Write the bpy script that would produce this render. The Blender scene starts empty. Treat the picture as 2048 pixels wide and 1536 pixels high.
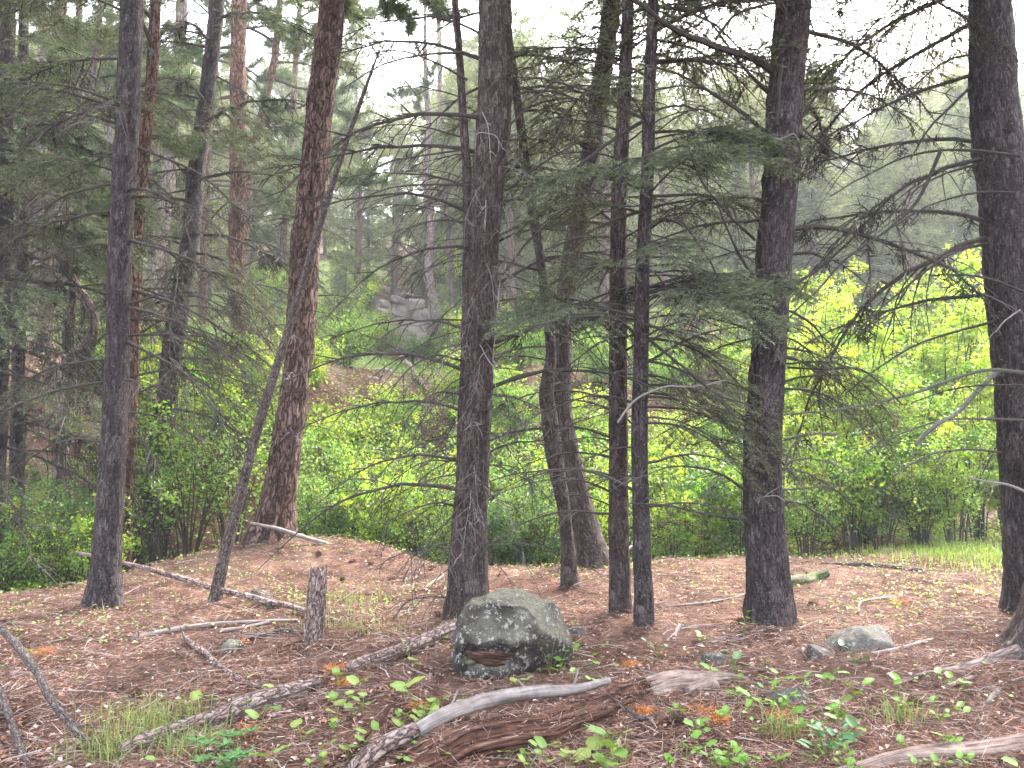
import bpy, math
import numpy as np
from mathutils import Euler, Vector

R = math.radians
scene = bpy.context.scene
COL = scene.collection
PI = math.pi

# ------------------------------------------------------------------ camera
F = 1490.0                       # focal length in pixels of the 2048-wide photograph
PITCH = R(4.0)
CAM = np.array([0.0, 0.0, 1.6])
cd = bpy.data.cameras.new('camera')
cd.sensor_width = 36.0
cd.lens = 36.0 * F / 2048.0
cd.clip_start = 0.05
cd.clip_end = 600.0
cam = bpy.data.objects.new('camera', cd)
cam.location = CAM
cam.rotation_euler = (R(90) + PITCH, 0, 0)
COL.objects.link(cam)
scene.camera = cam

# ------------------------------------------------------------------ light
SUN_EL, SUN_AZ = 52.0, 35.0      # azimuth clockwise from +Y (away from the camera)
w = bpy.data.worlds.new('World')
scene.world = w
w.use_nodes = True
nt = w.node_tree
bg = nt.nodes['Background']
sky = nt.nodes.new('ShaderNodeTexSky')
sky.sky_type = 'NISHITA'
sky.sun_disc = False
sky.sun_elevation = R(SUN_EL)
sky.sun_rotation = R(SUN_AZ)
sky.air_density = 1.0
sky.dust_density = 4.0
sky.ozone_density = 1.0
hs = nt.nodes.new('ShaderNodeHueSaturation')
hs.inputs['Saturation'].default_value = 0.42
hs.inputs['Value'].default_value = 1.0
nt.links.new(sky.outputs[0], hs.inputs['Color'])
nt.links.new(hs.outputs[0], bg.inputs['Color'])
bg.inputs['Strength'].default_value = 0.15
sl = bpy.data.lights.new('sun', 'SUN')
sl.energy = 1.5
sl.angle = R(25)
sl.color = (1.0, 0.95, 0.87)
so = bpy.data.objects.new('sun', sl)
sd = Vector((math.sin(R(SUN_AZ)) * math.cos(R(SUN_EL)), math.cos(R(SUN_AZ)) * math.cos(R(SUN_EL)), math.sin(R(SUN_EL))))
so.rotation_euler = sd.to_track_quat('Z', 'Y').to_euler()
so.location = (10, 10, 40)
COL.objects.link(so)
scene.view_settings.view_transform = 'Standard'
scene.view_settings.look = 'None'
scene.view_settings.gamma = 1.0
scene.view_settings.use_curve_mapping = False
scene.view_settings.exposure = 3.6
cy = scene.cycles
cy.max_bounces = 5
cy.diffuse_bounces = 3
cy.glossy_bounces = 2
cy.transmission_bounces = 4
cy.transparent_max_bounces = 4
cy.caustics_reflective = False
cy.caustics_refractive = False
cy.use_denoising = True
cy.adaptive_threshold = 0.02

# ------------------------------------------------------------------ noise
def _h(ix, iy, iz):
    n = (ix.astype(np.int64) * 73856093) ^ (iy.astype(np.int64) * 19349663) ^ (iz.astype(np.int64) * 83492791)
    n = (n ^ (n >> 13)) & 0x7fffffff
    n = (n * ((n * n * 15731 + 789221) & 0x7fffffff) + 1376312589) & 0x7fffffff
    return n / 1073741824.0 - 1.0
def vn(x, y, z=0.0):
    x, y, z = np.broadcast_arrays(np.asarray(x, float), np.asarray(y, float), np.asarray(z, float))
    ix, iy, iz = np.floor(x), np.floor(y), np.floor(z)
    fx, fy, fz = x - ix, y - iy, z - iz
    fx, fy, fz = [f * f * (3 - 2 * f) for f in (fx, fy, fz)]
    r = 0
    for a in (0, 1):
        for b in (0, 1):
            for c in (0, 1):
                wgt = (fx if a else 1 - fx) * (fy if b else 1 - fy) * (fz if c else 1 - fz)
                r = r + wgt * _h(ix + a, iy + b, iz + c)
    return r

# ------------------------------------------------------------------ terrain
EX = [-30, -7, -5, -3.7, -2, -.7, .5, 2, 4, 6, 8, 30]
EY = [7.2, 7.8, 8.5, 10.8, 11.0, 9.7, 9.7, 10.3, 10.5, 10.5, 11.5, 12.5]
PS = [-400, 0, 1, 2.4, 4, 6, 8.5, 10, 14, 22, 40, 80, 200, 600]
PZ = [0, 0, -.5, -1.1, -1.0, .3, 2.4, 3.3, 4.1, 5.6, 12, 28, 44, 46]
FEET = [(-3.94, 7.3), (-.41, 6.73), (.66, 8.01), (1.08, 9.35), (.99, 6.88), (1.13, 6.38), (2.25, 6.54), (4.8, 6.87), (-1.59, 6.06)]
def H(x, y):
    x = np.asarray(x, float); y = np.asarray(y, float)
    s = y - np.interp(x, EX, EY) - 0.25 * vn(x * .9, 3.1)
    z = np.interp(s, PS, PZ)
    z2 = np.interp(s + .5, PS, PZ) * .5 + np.interp(s - .5, PS, PZ) * .5
    z = np.where(np.abs(s) < 12, z2, z)
    right = np.clip((x - 2.5) / 3.0, 0, 1)
    z = np.where(z < 0, z * (1 - .75 * right), z * (1 - .35 * right * np.clip(1 - (s - 8) / 20, 0, 1)))
    z = z + .25 * np.exp(-((x + 2.9) / 1.3) ** 2 - ((y - 10.1) / .9) ** 2)
    z = z + .12 * np.exp(-((x - 4.6) / 1.2) ** 2 - ((y - 5.0) / 1.0) ** 2)
    for a_, b_ in FEET: z = z + .045 * np.exp(-(((x - a_) ** 2 + (y - b_ + .05) ** 2) / .085))
    far = np.clip((s - 4) / 12, 0, 1)
    z = z + .04 * vn(x * 1.1, y * 1.1, 1.7) + .02 * vn(x * 3.1, y * 3.1, 5.2) + .009 * vn(x * 7.7, y * 7.7, 2.2) + far * (.9 * vn(x * .12, y * .12, 9.) + .25 * vn(x * .45, y * .45, 4.))
    return z
def SX(x, y):
    return y - np.interp(x, EX, EY)

CP, SP = math.cos(PITCH), math.sin(PITCH)
def ray(px, py):
    u, v = (px - 1024) / F, (768 - py) / F
    return np.array([u, CP - SP * v, SP + CP * v])
def at(px, py, Y):
    d = ray(px, py)
    return CAM + d * (Y / d[1])
TT = np.concatenate([np.arange(1.5, 16, .015), np.arange(16, 120, .1)])
def ground(px, py, off=0.0):
    d = ray(px, py)
    P = CAM[None] + TT[:, None] * d[None]
    below = P[:, 2] < H(P[:, 0], P[:, 1]) + off
    k = int(np.argmax(below)) if below.any() else len(TT) - 1
    return P[k]
def pxm(Y):                       # metres per photo pixel at depth Y
    return Y / F

# ------------------------------------------------------------------ mesh helpers
def mk(name, V, Fs, mat, parent=None, col=None, uv=None, smooth=False):
    me = mesh(name, V, Fs, mat, col, uv, smooth)
    return ob(name, me, parent)
def mesh(name, V, Fs, mat, col=None, uv=None, smooth=False):
    V = np.asarray(V, np.float32)
    if not isinstance(Fs, list):
        Fs = [Fs]
    Fs = [np.asarray(f, np.int32) for f in Fs if len(f)]
    idx = np.concatenate([f.ravel() for f in Fs])
    cnt = np.concatenate([np.full(len(f), f.shape[1], np.int32) for f in Fs])
    st = np.concatenate([[0], np.cumsum(cnt)[:-1]]).astype(np.int32)
    me = bpy.data.meshes.new(name)
    me.vertices.add(len(V)); me.vertices.foreach_set('co', V.ravel())
    me.loops.add(len(idx)); me.loops.foreach_set('vertex_index', idx)
    me.polygons.add(len(cnt)); me.polygons.foreach_set('loop_start', st)
    try:
        me.polygons.foreach_set('loop_total', cnt)
    except Exception:
        pass
    me.update(calc_edges=True)
    me.polygons.foreach_set('use_smooth', np.full(len(cnt), smooth, dtype=bool))
    if col is not None:
        col = np.asarray(col, np.float32)
        c4 = np.ones((len(V), 4), np.float32); c4[:, :3] = col
        a = me.color_attributes.new('Col', 'FLOAT_COLOR', 'POINT')
        a.data.foreach_set('color', c4.ravel())
    if uv is not None:
        l = me.uv_layers.new(name='UVMap')
        l.data.foreach_set('uv', np.asarray(uv, np.float32)[idx].ravel())
    if mat is not None:
        me.materials.append(mat)
    return me
def ob(name, me, parent=None, loc=None, rot=None, scale=None):
    o = bpy.data.objects.new(name, me)
    COL.objects.link(o)
    if parent is not None:
        o.parent = parent
    if loc is not None: o.location = loc
    if rot is not None: o.rotation_euler = rot
    if scale is not None: o.scale = scale if hasattr(scale, '__len__') else (scale,) * 3
    return o
def tag(o, label=None, cat=None, group=None, kind=None):
    if label: o['label'] = label
    if cat: o['category'] = cat
    if group: o['group'] = group
    if kind: o['kind'] = kind
    return o
def thing(name, label, cat, loc, group=None, rot=None, scale=None):
    o = ob(name, None, None, loc, rot, scale)
    o.empty_display_size = .1
    return tag(o, label, cat, group)

class Buf:
    def __init__(s): s.V = []; s.T = []; s.Q = []; s.C = []; s.U = []; s.n = 0
    def add(s, V, T=None, Q=None, C=(1, 1, 1), U=None):
        V = np.asarray(V, float)
        if T is not None and len(T): s.T.append(np.asarray(T) + s.n)
        if Q is not None and len(Q): s.Q.append(np.asarray(Q) + s.n)
        C = np.asarray(C, float)
        s.C.append(np.broadcast_to(C, (len(V), 3)))
        s.U.append(np.zeros((len(V), 2)) if U is None else U)
        s.V.append(V); s.n += len(V)
    def mesh(s, name, mat, smooth=False):
        Fs = []
        if s.T: Fs.append(np.concatenate(s.T))
        if s.Q: Fs.append(np.concatenate(s.Q))
        return mesh(name, np.concatenate(s.V), Fs, mat, np.concatenate(s.C), np.concatenate(s.U), smooth)

def norm(a):
    return a / (np.linalg.norm(a, axis=-1, keepdims=True) + 1e-9)
def catmull(P, m):
    P = np.asarray(P, float)
    n = len(P)
    if n == 2:
        t = np.linspace(0, 1, m)[:, None]; return P[0] * (1 - t) + P[1] * t
    d = np.concatenate([[0], np.cumsum(np.linalg.norm(np.diff(P[:, :3], axis=0), axis=1))])
    t = np.linspace(0, d[-1], m)
    k = np.clip(np.searchsorted(d, t, 'right') - 1, 0, n - 2)
    T = np.gradient(P, d, axis=0)
    L = (d[k + 1] - d[k])[:, None]; u = ((t - d[k])[:, None]) / L
    return ((2*u**3-3*u**2+1)*P[k] + (u**3-2*u**2+u)*L*T[k] + (-2*u**3+3*u**2)*P[k+1] + (u**3-u**2)*L*T[k+1])
def tube_geo(P, r, n=6, cap=True, seam=PI / 2, twist=0.0):
    P = np.asarray(P, float); k = len(P)
    r = np.broadcast_to(np.asarray(r, float), (k,)) if np.ndim(r) < 2 else r
    T = norm(np.gradient(P, axis=0))
    ref = np.array([0, 1., 0]) if abs(T[:, 1]).mean() < .8 else np.array([1., 0, 0])
    A = norm(np.cross(T, np.cross(ref, T)))      # towards ref
    B = np.cross(T, A)
    th = np.linspace(0, 2 * PI, n, endpoint=False) + twist
    rr = r[:, None] if r.ndim == 1 else r
    V = P[:, None] + (rr * np.cos(th))[..., None] * A[:, None] + (rr * np.sin(th))[..., None] * B[:, None]
    V = V.reshape(-1, 3)
    i = np.arange(k - 1)[:, None] * n; j = np.arange(n)[None]; j2 = (j + 1) % n
    Q = np.stack([i + j, i + j2, i + n + j2, i + n + j], -1).reshape(-1, 4)
    s = np.concatenate([[0], np.cumsum(np.linalg.norm(np.diff(P, axis=0), axis=1))])
    rm = rr.mean(1)
    U = np.stack([np.broadcast_to(th[None] * rm.mean(), (k, n)), np.broadcast_to(s[:, None], (k, n))], -1).reshape(-1, 2)
    Tt = []
    if cap:
        V = np.concatenate([V, P[:1], P[-1:]])
        U = np.concatenate([U, [[0, 0], [0, s[-1]]]])
        a, b = k * n, k * n + 1
        jj = np.arange(n)
        Tt = np.concatenate([np.stack([np.full(n, a), (jj + 1) % n, jj], -1),
                             np.stack([np.full(n, b), (k - 1) * n + jj, (k - 1) * n + (jj + 1) % n], -1)])
    return V, Tt, Q, U
def tube(buf, P, r, n=5, C=(1, 1, 1), cap=True):
    V, T, Q, U = tube_geo(P, r, n, cap)
    buf.add(V, T, Q, C, U)
def frame(D, rng):
    D = norm(D)
    A = norm(np.cross(D, norm(rng.normal(size=D.shape))))
    return D, A, np.cross(D, A)
def needles(buf, P, D, L, W, C, rng):
    D, A, B = frame(D, rng)
    L = np.broadcast_to(L, (len(P),))[:, None]
    V = np.stack([P - A * W / 2, P + A * W / 2, P + D * L], 1).reshape(-1, 3)
    C = np.repeat(np.broadcast_to(C, (len(P), 3)), 3, 0)
    buf.add(V, np.arange(len(V)).reshape(-1, 3), None, C)
def leaves(buf, P, D, N, L, W, C, fold=.18):
    D = norm(D); S = norm(np.cross(N, D)); N = np.cross(D, S)
    L = np.broadcast_to(L, (len(P),))[:, None]; W = np.broadcast_to(W, (len(P),))[:, None]
    m = P + D * L * .42
    V = np.stack([P, m + S * W / 2 + N * W * fold, P + D * L - N * L * .12, m - S * W / 2 + N * W * fold], 1).reshape(-1, 3)
    i = np.arange(len(P))[:, None] * 4
    T = np.concatenate([i + [[0, 2, 1]], i + [[0, 3, 2]]])
    buf.add(V, T, None, np.repeat(np.broadcast_to(C, (len(P), 3)), 4, 0))
def varc(c, n, rng, dv=.3, dh=.15):
    c = np.asarray(c, float)
    v = np.exp(rng.normal(0, dv, (n, 1)))
    return np.clip(c[None] * v * (1 + rng.normal(0, dh, (n, 3)) * np.array([1, .3, .8])), 0, 1)

# ------------------------------------------------------------------ materials
def newmat(name):
    m = bpy.data.materials.new(name); m.use_nodes = True
    return m, m.node_tree, m.node_tree.nodes['Principled BSDF']
def N(nt, t, **k):
    n = nt.nodes.new(t)
    for a, b in k.items(): setattr(n, a, b)
    return n
def ramp(nt, src, stops):
    r = N(nt, 'ShaderNodeValToRGB')
    e = r.color_ramp.elements
    while len(e) < len(stops): e.new(.5)
    for q, (p, c) in zip(e, stops):
        q.position = p; q.color = tuple(c) + (1,) if len(c) == 3 else c
    nt.links.new(src, r.inputs[0])
    return r.outputs[0]
def mix(nt, fac, a, b, mode='MIX'):
    m = N(nt, 'ShaderNodeMix', data_type='RGBA', blend_type=mode)
    for s, v in ((0, fac), (6, a), (7, b)):
        if hasattr(v, 'is_output'): nt.links.new(v, m.inputs[s])
        elif s == 0: m.inputs[s].default_value = v
        else: m.inputs[s].default_value = tuple(v) + (1,)
    return m.outputs[2]
def noise(nt, vec, scale, detail=4, rough=.6, dist=0.0):
    n = N(nt, 'ShaderNodeTexNoise')
    n.inputs['Scale'].default_value = scale; n.inputs['Detail'].default_value = detail
    n.inputs['Roughness'].default_value = rough; n.inputs['Distortion'].default_value = dist
    nt.links.new(vec, n.inputs['Vector'])
    return n.outputs['Fac']
def mapping(nt, vec, scale):
    m = N(nt, 'ShaderNodeMapping'); m.inputs['Scale'].default_value = scale
    nt.links.new(vec, m.inputs['Vector']); return m.outputs[0]
def bump(nt, bs, hgt, dist, strength=1.0):
    b = N(nt, 'ShaderNodeBump'); b.inputs['Distance'].default_value = dist; b.inputs['Strength'].default_value = strength
    nt.links.new(hgt, b.inputs['Height']); nt.links.new(b.outputs[0], bs.inputs['Normal'])

def mat_vc(name, rough=.9, spec=.2, trans=0.0, rnd=0.0, tint=(1, 1, 1)):
    m, nt, bs = newmat(name)
    a = N(nt, 'ShaderNodeAttribute', attribute_name='Col')
    c = a.outputs['Color']
    if rnd:
        oi = N(nt, 'ShaderNodeObjectInfo')
        f = ramp(nt, oi.outputs['Random'], [(0, (1 - rnd,) * 3), (.5, (1, 1, 1)), (1, (1 + rnd, 1 + rnd * .9, 1 + rnd * .4))])
        c = mix(nt, 1.0, c, f, 'MULTIPLY')
    nt.links.new(c, bs.inputs['Base Color'])
    bs.inputs['Roughness'].default_value = rough
    bs.inputs['Specular IOR Level'].default_value = spec
    if trans:
        t = N(nt, 'ShaderNodeBsdfTranslucent')
        c2 = mix(nt, 1.0, c, (1.25, 1.15, .55), 'MULTIPLY')
        nt.links.new(c2, t.inputs['Color'])
        mx = N(nt, 'ShaderNodeMixShader'); mx.inputs[0].default_value = trans
        nt.links.new(bs.outputs[0], mx.inputs[1]); nt.links.new(t.outputs[0], mx.inputs[2])
        nt.links.new(mx.outputs[0], nt.nodes['Material Output'].inputs[0])
    return m
M = {}
M['leaf'] = mat_vc('shrub_leaf', .42, .45, .48, .18)
M['needle'] = mat_vc('fir_needle', .6, .25, .2, .15)
M['farneedle'] = mat_vc('far_needle', .7, .2, .3, .25)
M['twig'] = mat_vc('dead_twig', .95, .1)
M['litter'] = mat_vc('needle_litter', .9, .15)
M['grass'] = mat_vc('grass_blade', .55, .3, .35)
M['herb'] = mat_vc('heart_leaf', .42, .35, .3, .15)

def mat_bark(name, stops, su, sv, bdist, lichen=.0, lcol=(.3, .31, .27), furrow=(.25, .24, .24), fw=.16, wob=1.3):
    m, nt, bs = newmat(name)
    tc = N(nt, 'ShaderNodeTexCoord')
    uv = mapping(nt, tc.outputs['UV'], (su, sv, 1))
    nz = N(nt, 'ShaderNodeTexNoise'); nz.inputs['Scale'].default_value = 1.1; nz.inputs['Detail'].default_value = 5
    nt.links.new(uv, nz.inputs['Vector'])
    wv = N(nt, 'ShaderNodeVectorMath', operation='MULTIPLY_ADD')
    nt.links.new(nz.outputs['Color'], wv.inputs[0]); wv.inputs[1].default_value = (wob, wob, 0); nt.links.new(uv, wv.inputs[2])
    vo = N(nt, 'ShaderNodeTexVoronoi', feature='DISTANCE_TO_EDGE'); vo.inputs['Scale'].default_value = 1.0
    vc = N(nt, 'ShaderNodeTexVoronoi', feature='F1'); vc.inputs['Scale'].default_value = 1.0
    for q in (vo, vc): nt.links.new(wv.outputs[0], q.inputs['Vector'])
    n1 = noise(nt, uv, 2.4, 6, .72, .8)
    n2 = noise(nt, mapping(nt, tc.outputs['UV'], (su * .12, sv * .22, 1)), 1.0, 3, .5)
    cs = N(nt, 'ShaderNodeSeparateColor'); nt.links.new(vc.outputs['Color'], cs.inputs[0])
    ad = N(nt, 'ShaderNodeMath', operation='MULTIPLY_ADD')
    nt.links.new(cs.outputs[0], ad.inputs[0]); ad.inputs[1].default_value = .28; nt.links.new(n1, ad.inputs[2])
    ad2 = N(nt, 'ShaderNodeMath', operation='MULTIPLY_ADD')
    nt.links.new(n2, ad2.inputs[0]); ad2.inputs[1].default_value = .3; nt.links.new(ad.outputs[0], ad2.inputs[2])
    sb = N(nt, 'ShaderNodeMath', operation='SUBTRACT'); nt.links.new(ad2.outputs[0], sb.inputs[0]); sb.inputs[1].default_value = .28
    c = ramp(nt, sb.outputs[0], stops)
    fe = ramp(nt, vo.outputs['Distance'], [(.015, furrow), (fw, (1, 1, 1))])
    c = mix(nt, 1.0, c, fe, 'MULTIPLY')
    if lichen:
        lv = noise(nt, tc.outputs['UV'], 38, 5, .75)
        lm = ramp(nt, lv, [(.66 - lichen * .1, (0, 0, 0)), (.70 - lichen * .1, (1, 1, 1))])
        c = mix(nt, lm, c, lcol)
    nt.links.new(c, bs.inputs['Base Color'])
    bs.inputs['Roughness'].default_value = .95
    bs.inputs['Specular IOR Level'].default_value = .12
    mh = N(nt, 'ShaderNodeMath', operation='MINIMUM'); nt.links.new(vo.outputs['Distance'], mh.inputs[0]); mh.inputs[1].default_value = .25
    hh = N(nt, 'ShaderNodeMath', operation='MULTIPLY_ADD'); nt.links.new(mh.outputs[0], hh.inputs[0]); hh.inputs[1].default_value = 2.2; nt.links.new(n1, hh.inputs[2])
    bump(nt, bs, hh.outputs[0], bdist, 1.0)
    return m
M['fir'] = mat_bark('fir_bark', [(.15, (.016, .012, .011)), (.38, (.05, .038, .035)), (.6, (.105, .082, .076)), (.85, (.17, .14, .13))], 42, 10, .014, .4, (.24, .24, .21), (.5, .48, .48), .2, 2.4)
M['firdark'] = mat_bark('dark_fir_bark', [(.15, (.013, .011, .012)), (.4, (.043, .035, .036)), (.62, (.092, .075, .076)), (.85, (.16, .138, .138))], 44, 11, .014, .45, (.19, .195, .17), (.5, .48, .48), .2, 2.4)
M['pine'] = mat_bark('pine_bark', [(.12, (.035, .024, .022)), (.34, (.095, .06, .05)), (.52, (.17, .105, .088)), (.8, (.27, .19, .17))], 22, 5.5, .03, .15, (.28, .25, .24), (.16, .14, .14), .22, 2.4)
M['redpine'] = mat_bark('red_pine_bark', [(.12, (.025, .016, .013)), (.32, (.1, .052, .038)), (.5, (.165, .09, .066)), (.8, (.26, .165, .135))], 18, 5, .03, .1, (.33, .25, .22), (.2, .17, .17), .22, 2.4)
M['greypine'] = mat_bark('grey_pine_bark', [(.12, (.06, .045, .045)), (.32, (.16, .12, .115)), (.5, (.26, .2, .19)), (.8, (.36, .29, .28))], 18, 5, .02, .2, (.4, .38, .35), (.35, .33, .33), .22, 2.4)
def mat_wood(name, stops, su, sv, bdist, crack=.35):
    m, nt, bs = newmat(name); tc = N(nt, 'ShaderNodeTexCoord')
    uv = mapping(nt, tc.outputs['UV'], (su, sv, 1))
    n1 = noise(nt, uv, 1.0, 6, .7, .5); n2 = noise(nt, mapping(nt, tc.outputs['UV'], (su * .3, sv * .6, 1)), 1.0, 4, .6, 1.0); n3 = noise(nt, tc.outputs['UV'], 14, 4, .6)
    ad = N(nt, 'ShaderNodeMath', operation='MULTIPLY_ADD'); nt.links.new(n2, ad.inputs[0]); ad.inputs[1].default_value = .8; nt.links.new(n1, ad.inputs[2])
    sb = N(nt, 'ShaderNodeMath', operation='SUBTRACT'); nt.links.new(ad.outputs[0], sb.inputs[0]); sb.inputs[1].default_value = .4
    c = ramp(nt, sb.outputs[0], stops)
    c = mix(nt, .8, c, ramp(nt, n1, [(crack - .06, (.12, .1, .1)), (crack + .08, (1, 1, 1))]), 'MULTIPLY')
    c = mix(nt, .6, c, ramp(nt, n3, [(.3, (.45, .42, .4)), (.65, (1.2, 1.2, 1.2))]), 'MULTIPLY')
    nt.links.new(c, bs.inputs['Base Color']); bs.inputs['Roughness'].default_value = .95; bs.inputs['Specular IOR Level'].default_value = .1
    bump(nt, bs, ad.outputs[0], bdist, 1.0)
    return m
M['pole'] = mat_bark('lichen_pole', [(.15, (.03, .023, .02)), (.4, (.085, .066, .06)), (.65, (.145, .115, .105)), (.85, (.22, .185, .17))], 60, 16, .006, .55, (.28, .28, .245))
M['log'] = mat_bark('fallen_log_bark', [(.15, (.035, .022, .02)), (.38, (.15, .095, .085)), (.58, (.3, .22, .2)), (.85, (.45, .38, .36))], 40, 14, .014, .7, (.42, .42, .38))
M['greywood'] = mat_wood('weathered_grey_wood', [(.2, (.1, .08, .073)), (.45, (.19, .162, .152)), (.65, (.26, .228, .217)), (.9, (.36, .32, .305))], 90, 4, .006, .33)
M['rot'] = mat_wood('rotten_red_wood', [(.2, (.028, .017, .014)), (.42, (.08, .043, .033)), (.6, (.155, .08, .058)), (.75, (.24, .16, .13)), (.9, (.36, .28, .245))], 75, 3.5, .035, .42)
M['splinter'] = mat_wood('splintered_wood', [(.2, (.1, .07, .06)), (.45, (.25, .18, .15)), (.65, (.36, .285, .255)), (.9, (.5, .43, .4))], 80, 3, .02, .38)

def mat_rock(name, base, dark, lich, green, lamt=.5):
    m, nt, bs = newmat(name)
    tc = N(nt, 'ShaderNodeTexCoord'); v = tc.outputs['Object']
    n1 = noise(nt, v, 5, 8, .7); n2 = noise(nt, v, 26, 6, .75); n3 = noise(nt, v, 2.4, 3, .5); n4 = noise(nt, v, 60, 3, .6)
    c = ramp(nt, n1, [(.3, dark), (.65, base)])
    c = mix(nt, ramp(nt, n2, [(.62 - .1 * lamt, (0, 0, 0)), (.66 - .1 * lamt, (1, 1, 1))]), c, lich)
    geo = N(nt, 'ShaderNodeNewGeometry'); sp = N(nt, 'ShaderNodeSeparateXYZ'); nt.links.new(geo.outputs['Normal'], sp.inputs[0])
    up = N(nt, 'ShaderNodeMath', operation='MULTIPLY_ADD'); nt.links.new(sp.outputs[2], up.inputs[0]); up.inputs[1].default_value = .45; nt.links.new(n3, up.inputs[2])
    c = mix(nt, ramp(nt, up.outputs[0], [(.62, (0, 0, 0)), (.95, (.75,) * 3)]), c, green)
    vo = N(nt, 'ShaderNodeTexVoronoi'); vo.inputs['Scale'].default_value = 13; nt.links.new(v, vo.inputs['Vector'])
    wn = N(nt, 'ShaderNodeMath', operation='MULTIPLY_ADD'); nt.links.new(n4, wn.inputs[0]); wn.inputs[1].default_value = .35; nt.links.new(vo.outputs['Distance'], wn.inputs[2])
    c = mix(nt, ramp(nt, wn.outputs[0], [(.27, (.8,) * 3), (.33, (0, 0, 0))]), c, tuple(min(1, q * 1.25) for q in lich))
    c = mix(nt, .55, c, ramp(nt, n4, [(.3, (.35,) * 3), (.6, (1.15,) * 3)]), 'MULTIPLY')
    nt.links.new(c, bs.inputs['Base Color']); bs.inputs['Roughness'].default_value = .95; bs.inputs['Specular IOR Level'].default_value = .15
    bump(nt, bs, n2, .02, 1)
    return m
M['boulder'] = mat_rock('boulder_stone', (.085, .074, .062), (.024, .021, .018), (.29, .28, .255), (.17, .165, .125), .65)
M['rock'] = mat_rock('grey_stone', (.125, .11, .104), (.045, .04, .038), (.27, .255, .24), (.14, .13, .11), .6)
M['crag'] = mat_rock('pale_crag_stone', (.32, .265, .24), (.12, .1, .09), (.38, .345, .32), (.24, .22, .185), .3)

def mat_moss():
    m, nt, bs = newmat('moss'); tc = N(nt, 'ShaderNodeTexCoord')
    n1 = noise(nt, tc.outputs['Object'], 30, 5, .7)
    n0 = noise(nt, tc.outputs['Object'], 9, 4, .6)
    nt.links.new(mix(nt, ramp(nt, n0, [(.45, (0, 0, 0)), (.6, (1, 1, 1))]), ramp(nt, n1, [(.3, (.02, .032, .01)), (.7, (.085, .125, .03))]), (.1, .075, .06)), bs.inputs['Base Color'])
    bs.inputs['Roughness'].default_value = 1; bump(nt, bs, n1, .03); return m
M['moss'] = mat_moss()

def mat_ground():
    m, nt, bs = newmat('forest_floor')
    tc = N(nt, 'ShaderNodeTexCoord'); v = tc.outputs['Object']
    n1 = noise(nt, v, .7, 5, .6); n2 = noise(nt, v, 5.5, 6, .7); n3 = noise(nt, mapping(nt, v, (38, 90, 40)), 1, 5, .75, 1.5); n4 = noise(nt, mapping(nt, v, (80, 34, 40)), 1, 4, .75, 2.0)
    c = ramp(nt, n2, [(.3, (.045, .025, .02)), (.48, (.13, .07, .053)), (.68, (.24, .142, .108))])
    c = mix(nt, ramp(nt, n1, [(.42, (0, 0, 0)), (.68, (.6,) * 3)]), c, (.25, .17, .135))
    c = mix(nt, .85, c, ramp(nt, noise(nt, v, 1.9, 5, .65), [(.36, (.38, .35, .34)), (.58, (1, 1, 1))]), 'MULTIPLY')
    f = ramp(nt, n3, [(.33, (.3, .28, .28)), (.5, (.9, .9, .9)), (.7, (1.6, 1.5, 1.45))])
    c = mix(nt, .9, c, f, 'MULTIPLY')
    f = ramp(nt, n4, [(.36, (.35, .32, .32)), (.52, (1, 1, 1)), (.72, (1.5, 1.45, 1.4))])
    c = mix(nt, .8, c, f, 'MULTIPLY')
    a = N(nt, 'ShaderNodeAttribute', attribute_name='Col')
    sp = N(nt, 'ShaderNodeSeparateColor'); nt.links.new(a.outputs['Color'], sp.inputs[0])
    g = N(nt, 'ShaderNodeMath', operation='MULTIPLY_ADD'); nt.links.new(n2, g.inputs[0]); g.inputs[1].default_value = .9
    nt.links.new(sp.outputs[1], g.inputs[2])
    gm = ramp(nt, g.outputs[0], [(.85, (0, 0, 0)), (1.15, (.85,) * 3)])
    gc = ramp(nt, n3, [(.3, (.05, .075, .02)), (.6, (.13, .19, .05))])
    c = mix(nt, gm, c, gc)
    nt.links.new(c, bs.inputs['Base Color']); bs.inputs['Roughness'].default_value = .97; bs.inputs['Specular IOR Level'].default_value = .1
    sm = N(nt, 'ShaderNodeMath', operation='ADD'); nt.links.new(n3, sm.inputs[0]); nt.links.new(n4, sm.inputs[1])
    bump(nt, bs, sm.outputs[0], .02, 1)
    return m
M['ground'] = mat_ground()

# ------------------------------------------------------------------ the ground
def axis(stops):
    out = []
    for a, b, s in stops: out.append(np.arange(a, b, s))
    return np.concatenate(out)
gx = axis([(-120, -60, 12), (-60, -24, 2.5), (-24, -10, .6), (-10, -6, .2), (-6, 6, .07), (6, 10, .2), (10, 24, .6), (24, 60, 2.5), (60, 121, 12)])
gy = axis([(-40, -4, 6), (-4, 2, .5), (2, 12, .07), (12, 24, .2), (24, 50, .7), (50, 120, 2.5), (120, 141, 10)])
def veg(x, y):
    s = SX(x, y)
    v = -.2 + .15 * vn(x * .8, y * .8, 2.2)
    v = np.where(s > 2, .12 + .4 * vn(x * .3, y * .3, 7.) , v)
    v = v + np.where((s > 11), .42, 0)
    v = v + .75 * np.exp(-((x - 6.3) / 1.6) ** 2 - ((y - 10.3) / 1.4) ** 2) + .25 * np.exp(-((x + 1.2) / .9) ** 2 - ((y - 7.4) / 1.0) ** 2)
    v = v + .3 * np.exp(-((x - 4) / 1.5) ** 2 - ((y - 7.8) / .9) ** 2)
    return v
X, Y = np.meshgrid(gx, gy)
Z = H(X, Y) + np.where((Y < 13) & (Y > 1.5), .008 * vn(X * 14, Y * 14, 3.) + .006 * vn(X * 26, Y * 26, 6.), 0)
V = np.stack([X, Y, Z], -1).reshape(-1, 3)
nx, ny = len(gx), len(gy)
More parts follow.
